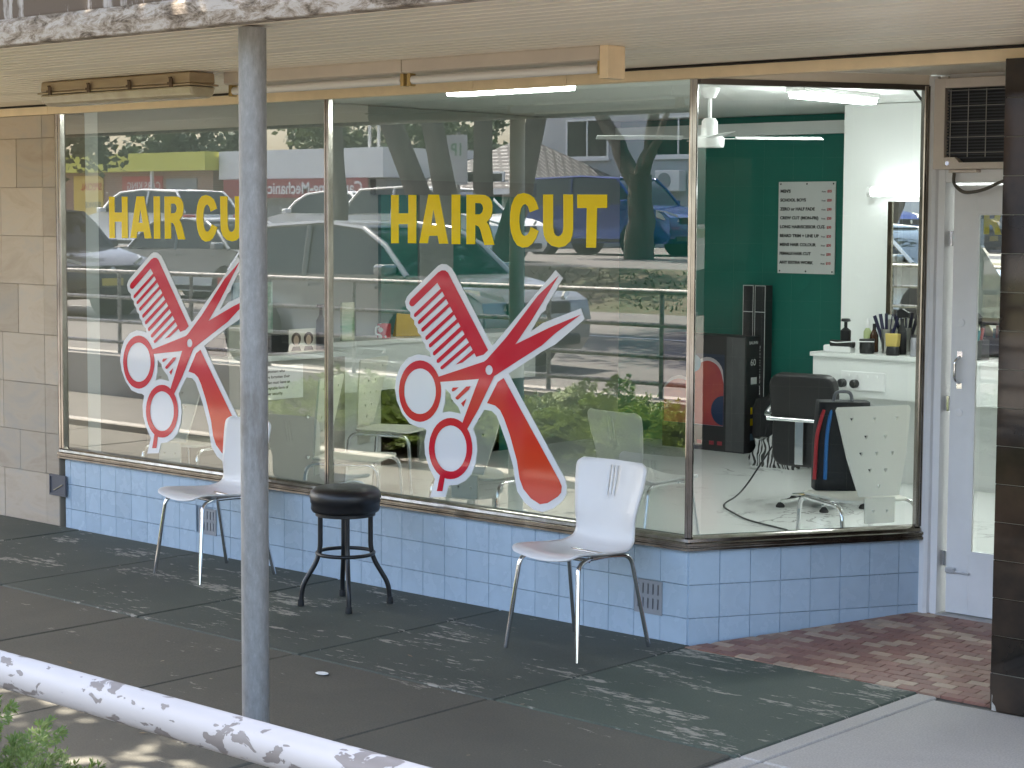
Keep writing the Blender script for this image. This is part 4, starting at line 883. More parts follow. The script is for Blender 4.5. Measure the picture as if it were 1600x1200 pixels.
LET={'H':[[(-1.922,2.046),(-1.866,2.046),(-1.866,1.952),(-1.796,1.952),(-1.797,2.046),(-1.739,2.045),(-1.739,1.8),(-1.8,1.8),(-1.8,1.897),(-1.866,1.897),(-1.866,1.799),(-1.922,1.798)]],'A':[[(-1.654,2.047),(-1.579,2.046),(-1.513,1.801),(-1.578,1.8),(-1.589,1.84),(-1.648,1.839),(-1.657,1.801),(-1.718,1.801)],[(-1.618,1.973),(-1.597,1.892),(-1.634,1.892)]],'I':[[(-1.492,2.046),(-1.431,2.046),(-1.43,1.8),(-1.491,1.799)]],'R':[[(-1.39,2.045),(-1.296,2.045),(-1.264,2.043),(-1.237,2.032),(-1.22,2.012),(-1.214,1.989),(-1.215,1.965),(-1.225,1.935),(-1.252,1.91),(-1.238,1.895),(-1.225,1.867),(-1.2,1.799),(-1.267,1.798),(-1.295,1.872),(-1.306,1.888),(-1.329,1.896),(-1.329,1.801),(-1.389,1.8)],[(-1.33,2.004),(-1.295,2.003),(-1.283,1.995),(-1.276,1.977),(-1.282,1.959),(-1.297,1.949),(-1.33,1.948)]],'C':[[(-.914,1.975),(-.926,2.004),(-.944,2.029),(-.975,2.045),(-1.011,2.052),(-1.048,2.046),(-1.073,2.026),(-1.09,1.992),(-1.098,1.95),(-1.099,1.903),(-1.091,1.861),(-1.075,1.826),(-1.051,1.799),(-1.018,1.788),(-.983,1.791),(-.953,1.808),(-.929,1.835),(-.913,1.87),(-.964,1.889),(-.974,1.864),(-.987,1.85),(-1.005,1.844),(-1.021,1.854),(-1.032,1.877),(-1.037,1.911),(-1.036,1.946),(-1.028,1.977),(-1.014,1.994),(-.999,1.998),(-.983,1.987),(-.971,1.958)]],'U':[[(-.887,2.044),(-.823,2.044),(-.822,1.89),(-.816,1.863),(-.806,1.85),(-.789,1.845),(-.773,1.851),(-.762,1.864),(-.758,1.89),(-.76,2.044),(-.699,2.043),(-.697,1.883),(-.701,1.853),(-.714,1.822),(-.746,1.799),(-.785,1.792),(-.831,1.8),(-.864,1.822),(-.881,1.851),(-.885,1.882)]],'T':[[(-.674,2.043),(-.492,2.042),(-.491,1.98),(-.552,1.979),(-.556,1.794),(-.617,1.794),(-.615,1.979),(-.673,1.979)]]}
def decal(dx, dz, label):
    t = tag(empty('scissors_decal', (dx, -.006, dz)), label, 'decal', 'comb and scissors decals')
    flat('outline', DEC['outline'], WHITEV, t, y=.003)
    cb = flat('comb', DEC['comb'], RED, t, y=.001)
    for lp in DEC['teeth'] + DEC['small']: flat('comb_tooth', [lp], RED, cb, y=.0004)
    flat('comb_handle', DEC['handle'], RED2, t, y=.001)
    s = flat('scissors', DEC['blades'], RED, t, y=.0007)
    for lp in DEC['ring']: flat('finger_ring', lp, RED, s, y=.001)
    flat('finger_rest', DEC['tail'], RED, s, y=.0013)
    return t
decal(0, 0, 'red comb and scissors decal on the right window'); decal(-2.339, .022, 'red comb and scissors decal on the left window, cut by the post')
def words(dx, label):
    t = tag(empty('window_lettering', (dx, -.004, 0)), label, 'lettering', 'yellow window lettering')
    for k in 'HAIRCUT': flat('letter', LET[k], YELLOWV, t, y=.001)
words(0, 'yellow HAIR CUT lettering on the right window'); words(-2.404, 'yellow HAIR CUT lettering on the left window, cut by the post')

# ------------------------------------------------------------------ left side of the shop interior
rc = tag(empty('reception_counter', (-4.25, 1.35, FZ)), 'warm grey reception counter seen between the post and the mullion', 'counter')
box('body', (-.85, 0, -.5, .5, 0, .93), GREYLAM, rc, bevel=.003); box('top', (-.87, .02, -.52, .52, .931, .965), LAMIN, rc, bevel=.003)
for z in (.28, .55): MB().lathe([(.014, 0), (.012, .02), (0, .022)], (.0, .15, z), 12, Matrix.Rotation(R(90), 4, 'Y')).build('knob', STEEL, rc, smooth=40)
nt_ = tag(empty('paper_notice', (-4.247, 1.17, .77)), 'white paper notice with black lines taped to the grey counter', 'notice')
box('sheet', (.0, .0012, -.05, .30, -.02, .20), mat('paper_white', (.75, .75, .76), .7), nt_)
for i, l in enumerate(('Customers who', 'have forgotten their', 'wallet must leave an', 'acceptable form of', 'other security.')): text('notice_line', l, .027, INK, (.0016, -.035, .155 - .036 * i), FACE_XP, nt_, bold=.02)
RT = FZ + .966
def card(name, x, y, z, w_, h_, mt, label, cat, rz=R(90)):
    t = tag(empty(name, (x, y, z), rz), label, cat); box('board', (-w_ / 2, w_ / 2, 0, .02, 0, h_), mt, t); return t
NOTE = mat('green_banknote_print', (.22, .38, .30), .5, c2=(.50, .58, .50), vscale=18, obj=True)
cd1 = card('framed_banknote', -4.62, 1.45, RT + .12, .17, .34, NOTE, 'green framed hundred dollar picture on the reception counter', 'picture')
text('numeral', '100', .07, mat('dark_green_ink', (.03, .08, .06), .5), (-.07, -.002, .26), FACE_STREET, cd1)
cd2 = card('framed_banknote', -4.64, 1.27, RT + .12, .12, .34, mat('blue_banknote_print', (.16, .25, .32), .5, c2=(.35, .45, .45), vscale=18, obj=True), 'bluish framed banknote picture left of the hundred', 'picture')
bx = tag(empty('styling_magazine', (-4.42, 1.62, RT), R(90)), 'hair model picture card with two portraits on the counter', 'picture')
box('board', (-.12, .12, 0, .012, 0, .15), mat('card_cream', (.62, .58, .50), .6), bx)
for s, hc in ((-.055, (.06, .035, .02)), (.055, (.03, .015, .01))):   # two faceless head silhouettes on the card
    flat('portrait_hair', [arcpts(s, .085, .043, 0, 360, 16)[:-1]], mat('hair_%d' % (s > 0), hc, .6), bx, y=-.001)
    flat('portrait_face', [[(s + .024 * math.cos(R(a)), .075 + .034 * math.sin(R(a))) for a in range(0, 360, 24)]], mat('skin_print', (.50, .36, .27), .6), bx, y=-.002)
    flat('portrait_shoulders', [[(s - .045, .005), (s + .045, .005), (s + .03, .035), (s - .03, .035)]], INK, bx, y=-.0015)
bottle('pump_bottle', -4.40, 1.77, RT + .0, [(.032, 0), (.034, .01), (.034, .20), (.012, .24)], BLACKP, 'tall black pump bottle on the reception counter', 'bottle', [('pump', [(.012, .24), (.012, .29), (.03, .295), (.026, .31), (0, .31)], BLACKP)])
cdd = card('card_terminal', -4.36, 1.02, RT, .16, .20, mat('pale_terminal', (.50, .49, .42), .5), 'pale payment terminal at the near end of the counter', 'terminal')
box('black_box', (-4.75, -4.42, .95, 1.5, RT + .001, RT + .115), BLACKP); tag(bpy.data.objects['black_box'], 'long low black storage box on the reception counter', 'box')
gb = card('product_carton', -4.75, 2.35, 1.06, .12, .27, mat('green_orange_carton', (.05, .28, .10), .5, c2=(.65, .62, .5), vscale=5, stretch=(.2, .2, 1.5)), 'green and white product carton on the white side shelf', 'carton')
sh = tag(empty('side_shelf', (-5.14, 2.95, FZ)), 'long white shelf unit along the side wall', 'shelf')
box('top', (0, .42, -1.0, 1.4, .95, .985), LAMIN, sh, bevel=.002); box('front_panel', (.38, .40, -1.0, 1.4, .62, .9495), LAMIN, sh); box('back_panel', (0, .02, -1, 1.4, 0, .949), LAMIN, sh)
mg = tag(empty('spotted_mug', (-4.83, 2.78, FZ + .986)), 'white mug with red spotted print on the side shelf', 'mug')
mt, n, b = _nt('red_spotted_print'); vo = n.nodes.new('ShaderNodeTexVoronoi'); vo.inputs['Scale'].default_value = 17; vo.inputs['Randomness'].default_value = .5
n.links.new(_pos(n, obj=True), vo.inputs['Vector']); n.links.new(_ramp(n, vo.outputs['Distance'], ((.36, (.75, .72, .70)), (.40, (.5, .02, .03)))), b.inputs['Base Color']); b.inputs['Roughness'].default_value = .25
MB().lathe([(0, 0), (.046, 0), (.05, .005), (.05, .105), (.045, .105), (.044, .01), (0, .01)], n=24).build('cup', mt, mg, smooth=40)
MB().tube(smoothpath([(0, -.048, .085), (0, -.085, .085), (0, -.085, .03), (0, -.048, .025)], .03), .006, 8).build('handle', WPL, mg, smooth=60)
yb = tag(empty('yellow_product_bag', (-4.88, 3.10, FZ + .986), R(70)), 'crumpled yellow packet beside the spotted mug', 'packet')
MB().add([(-.13, -.03, 0), (.13, -.03, 0), (.13, .03, 0), (-.13, .03, 0), (-.11, .0, .17), (.12, .01, .15), (-.05, -.02, .12), (.06, .03, .1)], [(0, 1, 5, 4), (3, 2, 5, 4), (0, 4, 3), (1, 2, 5), (0, 1, 2, 3)]).build('packet', mat('yellow_foil', (.6, .38, .02), .35, bump=.4, bscale=25), yb)

# ------------------------------------------------------------------ pipe railing between footpath garden and road
fe = tag(empty('pipe_railing', (0, -5.53, .46)), 'white pipe railing with chipped paint along the garden bed', 'railing')
RZ = [1.335, 1.06, .80, .58]
for i, z in enumerate(RZ):
    MB().tube([(-32, 0, z - .46), (12, 0, z - .46)], .0235 if i == 0 else .021, 18 if i == 0 else 10).build('rail', CHIP, fe, smooth=60)
x = -4.4 - 1.22 * 20
while x < 11:
    if not 2.2 < x < 3.9:
        MB().tube([(x, 0, 0), (x, 0, RZ[0] - .465)], .021, 10).build('post', CHIP, fe, smooth=60)
    x += 1.22

# ------------------------------------------------------------------ foliage
def spray_mesh(rg, L=.32, droop=.25):
    """one feathery juniper branchlet along +x: flat needle-like faces on a tapering twig"""
    V = []; F = []
    def quad(p, d, l, w_, nrm):
        s = d.cross(nrm).normalized() * w_; o = len(V)
        V.extend([p - s * .4, p + d * l * .5 - s, p + d * l, p + d * l * .5 + s]); F.append((o, o + 1, o + 2, o + 3))
    def twig(p, d, L_, depth):
        n_ = max(3, int(L_ / .022))
        for i in range(n_):
            t = (i + .5) / n_; q = p + d * L_ * t + Vector((0, 0, -droop * L_ * t * t * .5 if depth == 0 else 0))
            for sgn in (-1, 1):
                nrm = Vector((rg.uniform(-.5, .5), rg.uniform(-.5, .5), 1)).normalized()
                side = d.cross(nrm).normalized() * sgn
                if depth < 2 and rg.random() < (.75 if depth == 0 else .35):
                    twig(q, (d * .75 + side * .7 + Vector((0, 0, rg.uniform(-.25, .35)))).normalized(), L_ * (.42 if depth == 0 else .35) * (1 - t * .55), depth + 1)
                else:
                    quad(q, (d * .8 + side * .55 + Vector((0, 0, rg.uniform(-.3, .4)))).normalized(), .022 + .012 * rg.random(), .0042, nrm)
        quad(p + d * L_ * .9, d, .03, .004, Vector((0, 0, 1)))
    twig(Vector(), Vector((1, 0, 0)), L, 0)
    return np.array([tuple(v) for v in V]), F
rgs = random.Random(3)
SPR = [spray_mesh(rgs, L) for L in (.30, .26, .34)]
def leafmat(name, c1, c2, tr=.25, rough=.55):
    mt, n, b = _nt(name); g = n.nodes.new('ShaderNodeNewGeometry'); 
    c = _mix(n, _ramp(n, g.outputs['Random Per Island'], ((0, 0), (1, 1))), c1, c2)
    f = _noise(n, 2.4, 3, .5, g.outputs['Position']); c = _mix(n, _ramp(n, f, ((.42, 0), (.7, .6))), c, tuple(x * .55 for x in c1))
    n.links.new(c, b.inputs['Base Color']); b.inputs['Roughness'].default_value = rough
    t = n.nodes.new('ShaderNodeBsdfTranslucent'); n.links.new(c, t.inputs[0]); mx = n.nodes.new('ShaderNodeMixShader'); mx.inputs[0].default_value = tr
    n.links.new(b.outputs[0], mx.inputs[1]); n.links.new(t.outputs[0], mx.inputs[2]); n.links.new(mx.outputs[0], n.nodes['Material Output'].inputs[0]); return mt
JUN = leafmat('juniper_needles', (.13, .21, .045), (.23, .30, .07), .3)
TWIG = mat('twig_bark', (.10, .065, .04), .9)
def np_mesh(name, V, F4, mt, smooth=False):
    me = bpy.data.meshes.new(name); nv = len(V); nf = len(F4)
    me.vertices.add(nv); me.vertices.foreach_set('co', V.astype(np.float32).ravel())
    me.loops.add(nf * 4); me.loops.foreach_set('vertex_index', F4.astype(np.int32).ravel())
    me.polygons.add(nf); me.polygons.foreach_set('loop_start', np.arange(0, nf * 4, 4, dtype=np.int32)); me.polygons.foreach_set('loop_total', np.full(nf, 4, np.int32))
    me.materials.append(mt); me.update(); me.validate(); return me
def juniper_mesh(seed, nspr, rad, h, e0=5, e1=60):
    rg = random.Random(seed); Vs = []; Fs = []; o = 0
    for k in range(nspr):
        V, F = SPR[rg.randrange(3)]; a = rg.uniform(0, 2 * math.pi); rr = rad * math.sqrt(rg.random()) * .85
        el = R(rg.uniform(e0, e1)) * (1 - .5 * rr / rad); s = rg.uniform(.75, 1.25)
        M = Matrix.Rotation(a + rg.uniform(-.6, .6), 3, 'Z') @ Matrix.Rotation(-el, 3, 'Y') @ Matrix.Rotation(rg.uniform(-.8, .8), 3, 'X')
        z = h * (1 - .55 * (rr / rad) ** 2) * rg.uniform(.25, .95)
        W_ = V @ np.array(M).T * s + np.array((rr * math.cos(a), rr * math.sin(a), z)); Vs.append(W_); Fs.append(np.array(F) + o); o += len(V)
    return np_mesh('foliage', np.concatenate(Vs), np.concatenate(Fs), JUN)
JM = [juniper_mesh(11 + i, n_, .62, .34) for i, n_ in enumerate((150, 140, 130))] + [juniper_mesh(31, 46, .55, .36, 35, 85)]
jl = ['nearest to the camera at the lower left corner', 'peeping over the railing at the frame bottom']
def juniper(x, y, s, k, label, sz=1.0):
    t = tag(empty('juniper_shrub', (x, y, .05 + max(0, -3.62 - y) * .06), rng.uniform(0, 6.28)), label, 'shrub', 'low junipers in the garden bed'); t.scale = (s, s, s * sz)
    o = bpy.data.objects.new('foliage', JM[k if k == 3 else k % 3]); col.objects.link(o); o.parent = t
    m_ = MB()
    for q in range(7):
        a = q * .9; m_.tube([(0, 0, -.02), (.2 * math.cos(a), .2 * math.sin(a), .16), (.42 * math.cos(a), .42 * math.sin(a), .24)], [.014, .009, .004], 5)
    m_.build('stem', TWIG, t)
juniper(.10, -3.98, .74, 3, 'bright green juniper tips in the lower left corner beneath the chipped rail')
juniper(1.0, -4.45, .62, 1, 'small juniper tip poking up at the bottom edge by the rail', 1.0)
ORD = 'first second third fourth fifth sixth seventh eighth ninth'.split()
for i, x in enumerate((-.9, -2.0, -2.75, -3.45, -4.1, -4.8, -5.5, -6.3, -7.1)):
    juniper(x, -4.3 - .25 * (i % 3), 1.0 + .12 * ((i * 7) % 3), i % 3, ORD[i] + ' spreading juniper along the footpath edge of the bed, counting from the corner shrub', .80)
for i, x in enumerate((-3.0, -3.9, -4.7, -5.4, -6.1)): juniper(x, -4.95, .8, (i + 1) % 3, ORD[i] + ' juniper in the back row against the railing, reflected in the right window', .7)

BARK = mat('grey_brown_bark', (.095, .075, .058), .95, c2=(.17, .14, .11), vscale=4, stretch=(1, 1, .3), bump=.8, bscale=14)
LEAVES = [leafmat('broad_leaf_green', (.045, .085, .020), (.09, .14, .032), .3), leafmat('dark_leaf_green', (.03, .06, .018), (.06, .095, .03), .25), leafmat('olive_leaf', (.075, .10, .035), (.12, .15, .05), .3)]
def crown_mesh(seed, blobs, nl, size, mt):
    rs = np.random.RandomState(seed); P = []
    tot = sum(b_[3] ** 2 for b_ in blobs)
    for bx_, by_, bz_, br_ in blobs:
        n_ = int(nl * br_ ** 2 / tot); nc = max(5, n_ // 26)
        d = rs.normal(size=(nc, 3)); d /= np.linalg.norm(d, axis=1)[:, None]; c = d * br_ * (rs.rand(nc, 1) ** .45) * np.array((1, 1, .8)) + (bx_, by_, bz_)
        k = rs.randint(0, nc, n_); P.append(c[k] + rs.normal(size=(n_, 3)) * .16 * br_ ** .5)
    P = np.concatenate(P); n_ = len(P)
    a = rs.normal(size=(n_, 3)); a[:, 2] *= .6; a /= np.linalg.norm(a, axis=1)[:, None]
    b2 = np.cross(a, rs.normal(size=(n_, 3))); b2 /= np.linalg.norm(b2, axis=1)[:, None]
    L = size * (.7 + .6 * rs.rand(n_, 1)); w_ = L * .32
    V = np.stack([P - a * L / 2, P + b2 * w_, P + a * L / 2, P - b2 * w_], 1).reshape(-1, 3)
    return np_mesh('crown', V, np.arange(n_ * 4).reshape(-1, 4), mt)
def tree(name, x, y, z, label, limbs, blobs, nl, size, mi, seed, group=None):
    t = tag(empty(name, (x, y, z)), label, 'tree', group)
    m_ = MB()
    for pth, r0, r1 in limbs:
        p = smoothpath(pth, .6, 4); k = len(p)
        rg = random.Random(seed); p = [Vector((q.x + rg.uniform(-.03, .03), q.y + rg.uniform(-.03, .03), q.z)) for q in p]
        m_.tube(p, [r0 + (r1 - r0) * i / (k - 1) for i in range(k)], 12)
    m_.build('trunk', BARK, t, smooth=60)
    o = bpy.data.objects.new('crown', crown_mesh(seed, blobs, nl, size, LEAVES[mi])); col.objects.link(o); o.parent = t
    return t
# tree behind the photographer that dapples the railing and the fascia
tree('street_tree', -2.0, -6.5, .42, 'leafy street tree standing on the road side behind the photographer', [([(0, 0, -.2), (.1, 0, 1.8), (0, .2, 3.4)], .24, .16), ([(0, .1, 3.0), (-1, .9, 4.6), (-1.4, 2.2, 5.6)], .13, .04), ([(0, .1, 3.2), (1.4, .5, 4.8), (2.8, 1.2, 5.6)], .13, .04), ([(0, .1, 3.2), (.4, -1.2, 5), (.5, -2, 6)], .12, .04)],
     [(-1.6, 1.9, 5.6, 1.6), (1.2, 1.4, 5.7, 1.7), (2.9, 1.2, 5.6, 1.5), (.2, 3.0, 5.5, 1.6), (0, -.4, 6.3, 1.8), (-2.8, 1.4, 5.4, 1.5), (1.9, -1.2, 5.9, 1.4), (2.4, 2.8, 5.3, 1.3), (-3.4, 2.6, 5.2, 1.3), (-1.7, 3.5, 5.4, 1.3), (2.3, .4, 5.2, 1.3), (2.0, .6, 5.6, 1.1), (2.7, .7, 4.7, 1.0), (1.5, .4, 5.0, 1.0)], 24000, .19, 0, 5)
# big tree with many trunks across the road
tree('street_tree', -13.2, -12.3, .42, 'big dark tree with several leaning trunks reflected above the HAIR CUT lettering', [([(-.1, 0, -.2), (-.5, .1, 1.6), (-1.3, .2, 3.4), (-2.4, .5, 5.2)], .21, .12), ([(.1, .1, -.2), (0, .2, 1.8), (-.3, .3, 3.6), (-.4, .6, 5.6)], .19, .12), ([(.3, 0, -.2), (.5, .0, 1.8), (.5, -.1, 3.8), (.7, -.2, 5.8)], .16, .10), ([(.5, -.1, -.2), (1.0, -.2, 1.8), (1.5, -.3, 3.6), (2.3, -.6, 5.2)], .18, .10)],
     [(-3, .5, 6, 1.7), (-1, 1, 6.6, 1.8), (1, -.5, 6.6, 1.8), (2.8, -.8, 5.8, 1.6), (0, -2, 6.2, 1.8), (-1.5, 2.4, 5.6, 1.4), (1.8, 1.8, 5.9, 1.5), (4.0, .4, 5.6, 1.5), (-4.2, 1.0, 5.6, 1.5)], 15000, .18, 1, 8)
tree('street_tree', -20.4, -25.6, .98, 'forked tree reflected beside the corner mullion', [([(0, 0, -.3), (.05, 0, .9), (0, 0, 1.9)], .34, .25), ([(0, 0, 1.6), (-.8, -.2, 2.6), (-2.2, -.4, 4.4), (-3.2, -.6, 5.6)], .21, .08), ([(0, 0, 1.7), (.35, .1, 2.4), (.5, .1, 3.8), (.9, .2, 5.4)], .18, .07), ([(.0, 0, 1.8), (.7, .3, 2.6), (1.6, .5, 4.2)], .12, .05)],
     [(-3.2, -.6, 5.6, 1.6), (-1.5, 0, 5.2, 1.5), (.8, 0, 5.8, 1.7), (2, .6, 4.9, 1.5), (-2.4, .4, 4.0, .7), (.3, 1.2, 4.2, .8), (0, -1, 6.6, 1.8)], 7000, .17, 0, 9)
tree('street_tree', -22.6, -11.6, .42, 'leafy tree reflected at the far left of the left window', [([(0, 0, -.2), (.05, 0, 1.4), (.1, 0, 2.8), (.3, 0, 4.4)], .22, .10)],
     [(.6, .2, 3.6, 1.2), (1.6, .3, 3.2, 1.0), (2.2, .1, 2.75, .6), (-.6, 0, 4, 1.4), (.4, -.6, 5, 1.6), (1.4, .6, 4.3, 1.2)], 8000, .15, 2, 12)
tree('street_tree', -23.2, -19.4, .95, 'slender street tree added on the far verge to shade it, behind the grey sedan', [([(0, 0, -.3), (.05, 0, 1.6), (0, .1, 3.4), (.2, .1, 4.8)], .16, .07)],
     [(0, 0, 5.2, 1.7), (1.6, .3, 5.0, 1.6), (3.2, .2, 5.0, 1.6), (-1.6, -.2, 5.1, 1.5), (4.8, .4, 5.1, 1.4), (.8, -1.0, 5.8, 1.5)], 7000, .18, 1, 15)  # added tree; its crown is placed to shade the verge
for i, (x, y, s, mi) in enumerate(((-66, -50, 1.25, 1), (-58, -52, 1.1, 2), (-50, -50, 1.0, 0), (-43, -54, 1.2, 1), (-36, -52, 1.15, 0), (-29, -55, 1.3, 2), (-74, -46, 1.2, 0))):
    t = tree('background_tree', x, y, 1.2, ['round leafy tree behind the far end of the lime workshop', 'leafy tree behind the middle of the lime workshop', 'leafy tree showing over the lime fascia', 'leafy tree showing above the white workshop', 'leafy tree above the solar panel roof', 'tall leafy tree behind the rendered flats', 'outermost leafy tree at the far left of the reflected street'][i], [([(0, 0, -.3), (.1, 0, 2), (0, .1, 4.2)], .3, .15)],
         [(-1.4, 0, 3.8, 1.7), (1.4, .2, 3.9, 1.7), (0, .8, 4.9, 1.9), (0, -.8, 3.2, 1.6), (-2.6, .2, 2.8, 1.2), (2.6, -.1, 2.7, 1.2)], 3000, .34, mi, 20 + i, 'trees behind the buildings')
    t.scale = (s, s, s * (.85 + .1 * (i % 3)))

# ------------------------------------------------------------------ cars across the road
CGLASS = mat('car_window_glass', (.015, .02, .022), .04, 0, spec=.35); TYRE = mat('tyre_rubber', (.018, .018, .018), .8); RIM = mat('alloy_rim', (.62, .62, .63), .25, .9)
TRIM = mat('black_car_trim', (.015, .015, .016), .45); HEADL = mat('headlight_lens', (.62, .60, .48), .1, coat=.5); TAILL = mat('red_tail_lens', (.45, .01, .012), .15, coat=.5); PLATE = mat('number_plate_yellow', (.7, .55, .10), .4)
def car(name, label, x, y, z, rz, paint, L=4.3, W=1.72, H=1.46, kind='hatch', plate=None):
    t = tag(empty(name, (x, y, z), rz), label, 'car', 'cars parked and passing across the road')
    hl = L / 2; wb = L * .30; wr = .31 if kind != 'suv' else .36; gb = .20 if kind != 'suv' else .28
    belt = H * .62; hood = H * .60
    fa, ra = wb + .04, -wb - .02                    # axle positions, +x is the front
    ar = wr + .06
    def arch(c): return [(c + ar * math.cos(R(a)), wr + ar * math.sin(R(a)) * .98) for a in range(180 - 18, 0 + 8, -12)]
    tail = {'hatch': -hl + .06, 'sedan': -hl + .04, 'suv': -hl + .04, 'ute': -hl}[kind]
    deck = belt + .02 if kind != 'sedan' else belt + .04
    lower = [(tail, gb + .1), (tail + .10, gb)] + [(ra - ar, gb)] + arch(ra) + [(ra + ar, gb), (fa - ar, gb)] + arch(fa) + [(fa + ar, gb), (hl - .12, gb), (hl - .02, gb + .12), (hl, gb + .32), (hl - .05, hood * .80), (hl - .22, hood * .90), (hl - .95, hood + .05), (hl - 1.2, belt + .04)]
    lower += [(0, belt + .03), (tail + .5, deck), (tail + .05, deck - .03), (tail, deck - .2)]
    # body with barrel sides: three lengthwise slices
    m_ = MB(); nP = len(lower); cz = H * .38
    for yy, ins in ((-W / 2, 1), (-W / 2 + .07, 0), (W / 2 - .07, 0), (W / 2, 1)):
        for px, pz in lower:
            k = ins; nx = px * (1 - .022 * k) if abs(px) > hl * .8 else px
            tum = .07 * k * max(0, (pz - cz) / (belt - cz)) if pz > cz else 0
            sy = (abs(yy) - tum - (.10 * ((abs(px) / hl) ** 6) if k else 0)) * (1 if yy > 0 else -1)
            m_.v.append((nx, sy, pz - (.02 * k if pz > hood * .85 else 0)))
    for s in range(3):
        for i in range(nP): j = (i + 1) % nP; m_.f.append((s * nP + i, s * nP + j, (s + 1) * nP + j, (s + 1) * nP + i)); m_.mi.append(0)
    m_.f += [tuple(range(nP)), tuple(range(3 * nP, 4 * nP))]; m_.mi += [0, 0]
    m_.build('body', paint, t, smooth=32)
    # cabin
    ws0 = hl - 1.08; ws1 = ws0 - .72 if kind != 'suv' else ws0 - .62
    rr1 = {'hatch': tail + .55, 'sedan': tail + 1.25, 'suv': tail + .28, 'ute': -.35}[kind]; rr0 = {'hatch': tail + .12, 'sedan': tail + .62, 'suv': tail + .08, 'ute': -.55}[kind]
    prof_ = [(ws0, belt + .02, W / 2 - .09), (ws0 - .36, belt + (H - belt) * .58, W / 2 - .15), (ws1, H - .06, W / 2 - .20), ((ws1 * .6 + rr1 * .4), H, W / 2 - .22), (rr1, H - .05, W / 2 - .21), ((rr0 + rr1) / 2, belt + (H - belt) * .55, W / 2 - .16), (rr0, belt + .02, W / 2 - .10)]
    m_ = MB(); base = [(p[0], W / 2 - .085, belt + .0) for p in prof_]
    V = []
    for (px, pz, py) in prof_: V += [(px, -py, pz), (px, py, pz)]
    nb = len(prof_)
    for (px, py, pz) in base: V += [(px, -py, pz), (px, py, pz)]
    F = [(2 * i, 2 * i + 2, 2 * i + 3, 2 * i + 1) for i in range(nb - 1)]
    F += [(2 * i, 2 * (nb + i), 2 * (nb + i + 1), 2 * i + 2) for i in range(nb - 1)] + [(2 * i + 1, 2 * i + 3, 2 * (nb + i + 1) + 1, 2 * (nb + i) + 1) for i in range(nb - 1)]
    m_.add(V, F); m_.build('window', CGLASS, t, smooth=40)
    rfp = MB(); top = prof_[2:5]; V = []
    for (px, pz, py) in top: V += [(px, -py - .012, pz - .02), (px, -py + .10, pz + .012), (px, py - .10, pz + .012), (px, py + .012, pz - .02)]
    F = []
    for i in range(2):
        for k in range(3): F.append((4 * i + k, 4 * i + 4 + k, 4 * i + 5 + k, 4 * i + k + 1))
    rfp.add(V, F); rfp.build('roof', paint, t, smooth=60, solid=.02)
    m_ = MB()
    for s in (-1, 1):
        for idx in ((0, 1, 2), (4, 5, 6)): m_.tube([(prof_[i][0], s * (prof_[i][2] + .004), prof_[i][1]) for i in idx], .035, 6)
        bx_ = (ws1 + rr1) / 2; m_.tube([(bx_, s * (W / 2 - .085), belt), (bx_ - .03, s * (W / 2 - .20), H - .03)], .035, 6)
        m_.tube([(prof_[2][0], s * prof_[2][2], prof_[2][1]), (prof_[3][0], s * prof_[3][2], prof_[3][1]), (prof_[4][0], s * prof_[4][2], prof_[4][1])], .03, 6)
    m_.build('pillar', paint, t, smooth=60)
    for s in (-1, 1):
        for c in (fa, ra):
            wl_ = MB().lathe([(wr * .60, -.08), (wr * .95, -.10), (wr, -.06), (wr, .06), (wr * .95, .10), (wr * .60, .08)], (c, s * (W / 2 - .10), wr), 22, Matrix.Rotation(R(90), 4, 'X')).build('wheel', TYRE, t, smooth=40)
            m_ = MB(); yy = s * (W / 2 - .005)
            for k in range(5):
                a = k * 2 * math.pi / 5; m_.tube([(c, yy - s * .01, wr), (c + wr * .58 * math.cos(a), yy - s * .02, wr + wr * .58 * math.sin(a))], [.05, .035], 6)
            m_.tube([(c + wr * .6 * math.cos(R(q * 18)), yy - s * .02, wr + wr * .6 * math.sin(R(q * 18))) for q in range(20)], .022, 6, closed=True); m_.build('rim', RIM, wl_, smooth=60)
            MB().lathe([(ar - .01, -.3), (ar - .01, .02)], (c, s * (W / 2 - .12), wr), 20, Matrix.Rotation(R(90), 4, 'X')).build('wheel_arch', TRIM, t)
        MB().prism([(hl - .07, hood * .74), (hl - .20, hood * .88), (hl - .50, hood * .93), (hl - .42, hood * .78), (hl - .18, hood * .66)], 'y', s * (W / 2 - .16), s * (W / 2 - .42)).build('headlight', HEADL, t, bevel=.02) if False else MB().add([(hl - .035, s * (W / 2 - .40), hood * .70), (hl - .12, s * (W / 2 - .15), hood * .70), (hl - .42, s * (W / 2 - .055), hood * .80), (hl - .46, s * (W / 2 - .09), hood * .95), (hl - .22, s * (W / 2 - .22), hood * .91), (hl - .10, s * (W / 2 - .42), hood * .84)], [(0, 1, 4, 5), (1, 2, 3, 4)]).build('headlight', HEADL, t, solid=.05)
        MB().box(tail - .012, tail + .10, min(s * (W / 2 - .32), s * (W / 2 - .025)), max(s * (W / 2 - .32), s * (W / 2 - .025)), belt - .22, belt - .02).build('tail_light', TAILL, t, bevel=.02)
        MB().box(ws0 - .28, ws0 - .12, min(s * (W / 2 - .08), s * (W / 2 + .12)), max(s * (W / 2 - .08), s * (W / 2 + .12)), belt + .03, belt + .15).build('mirror', paint, t, bevel=.03)
        for hx in (ws1 + .25, ws1 - .75): MB().box(hx - .09, hx + .09, s * (W / 2 - .022) - .012, s * (W / 2 - .022) + .012, belt - .10, belt - .075).build('door_handle', paint, t)
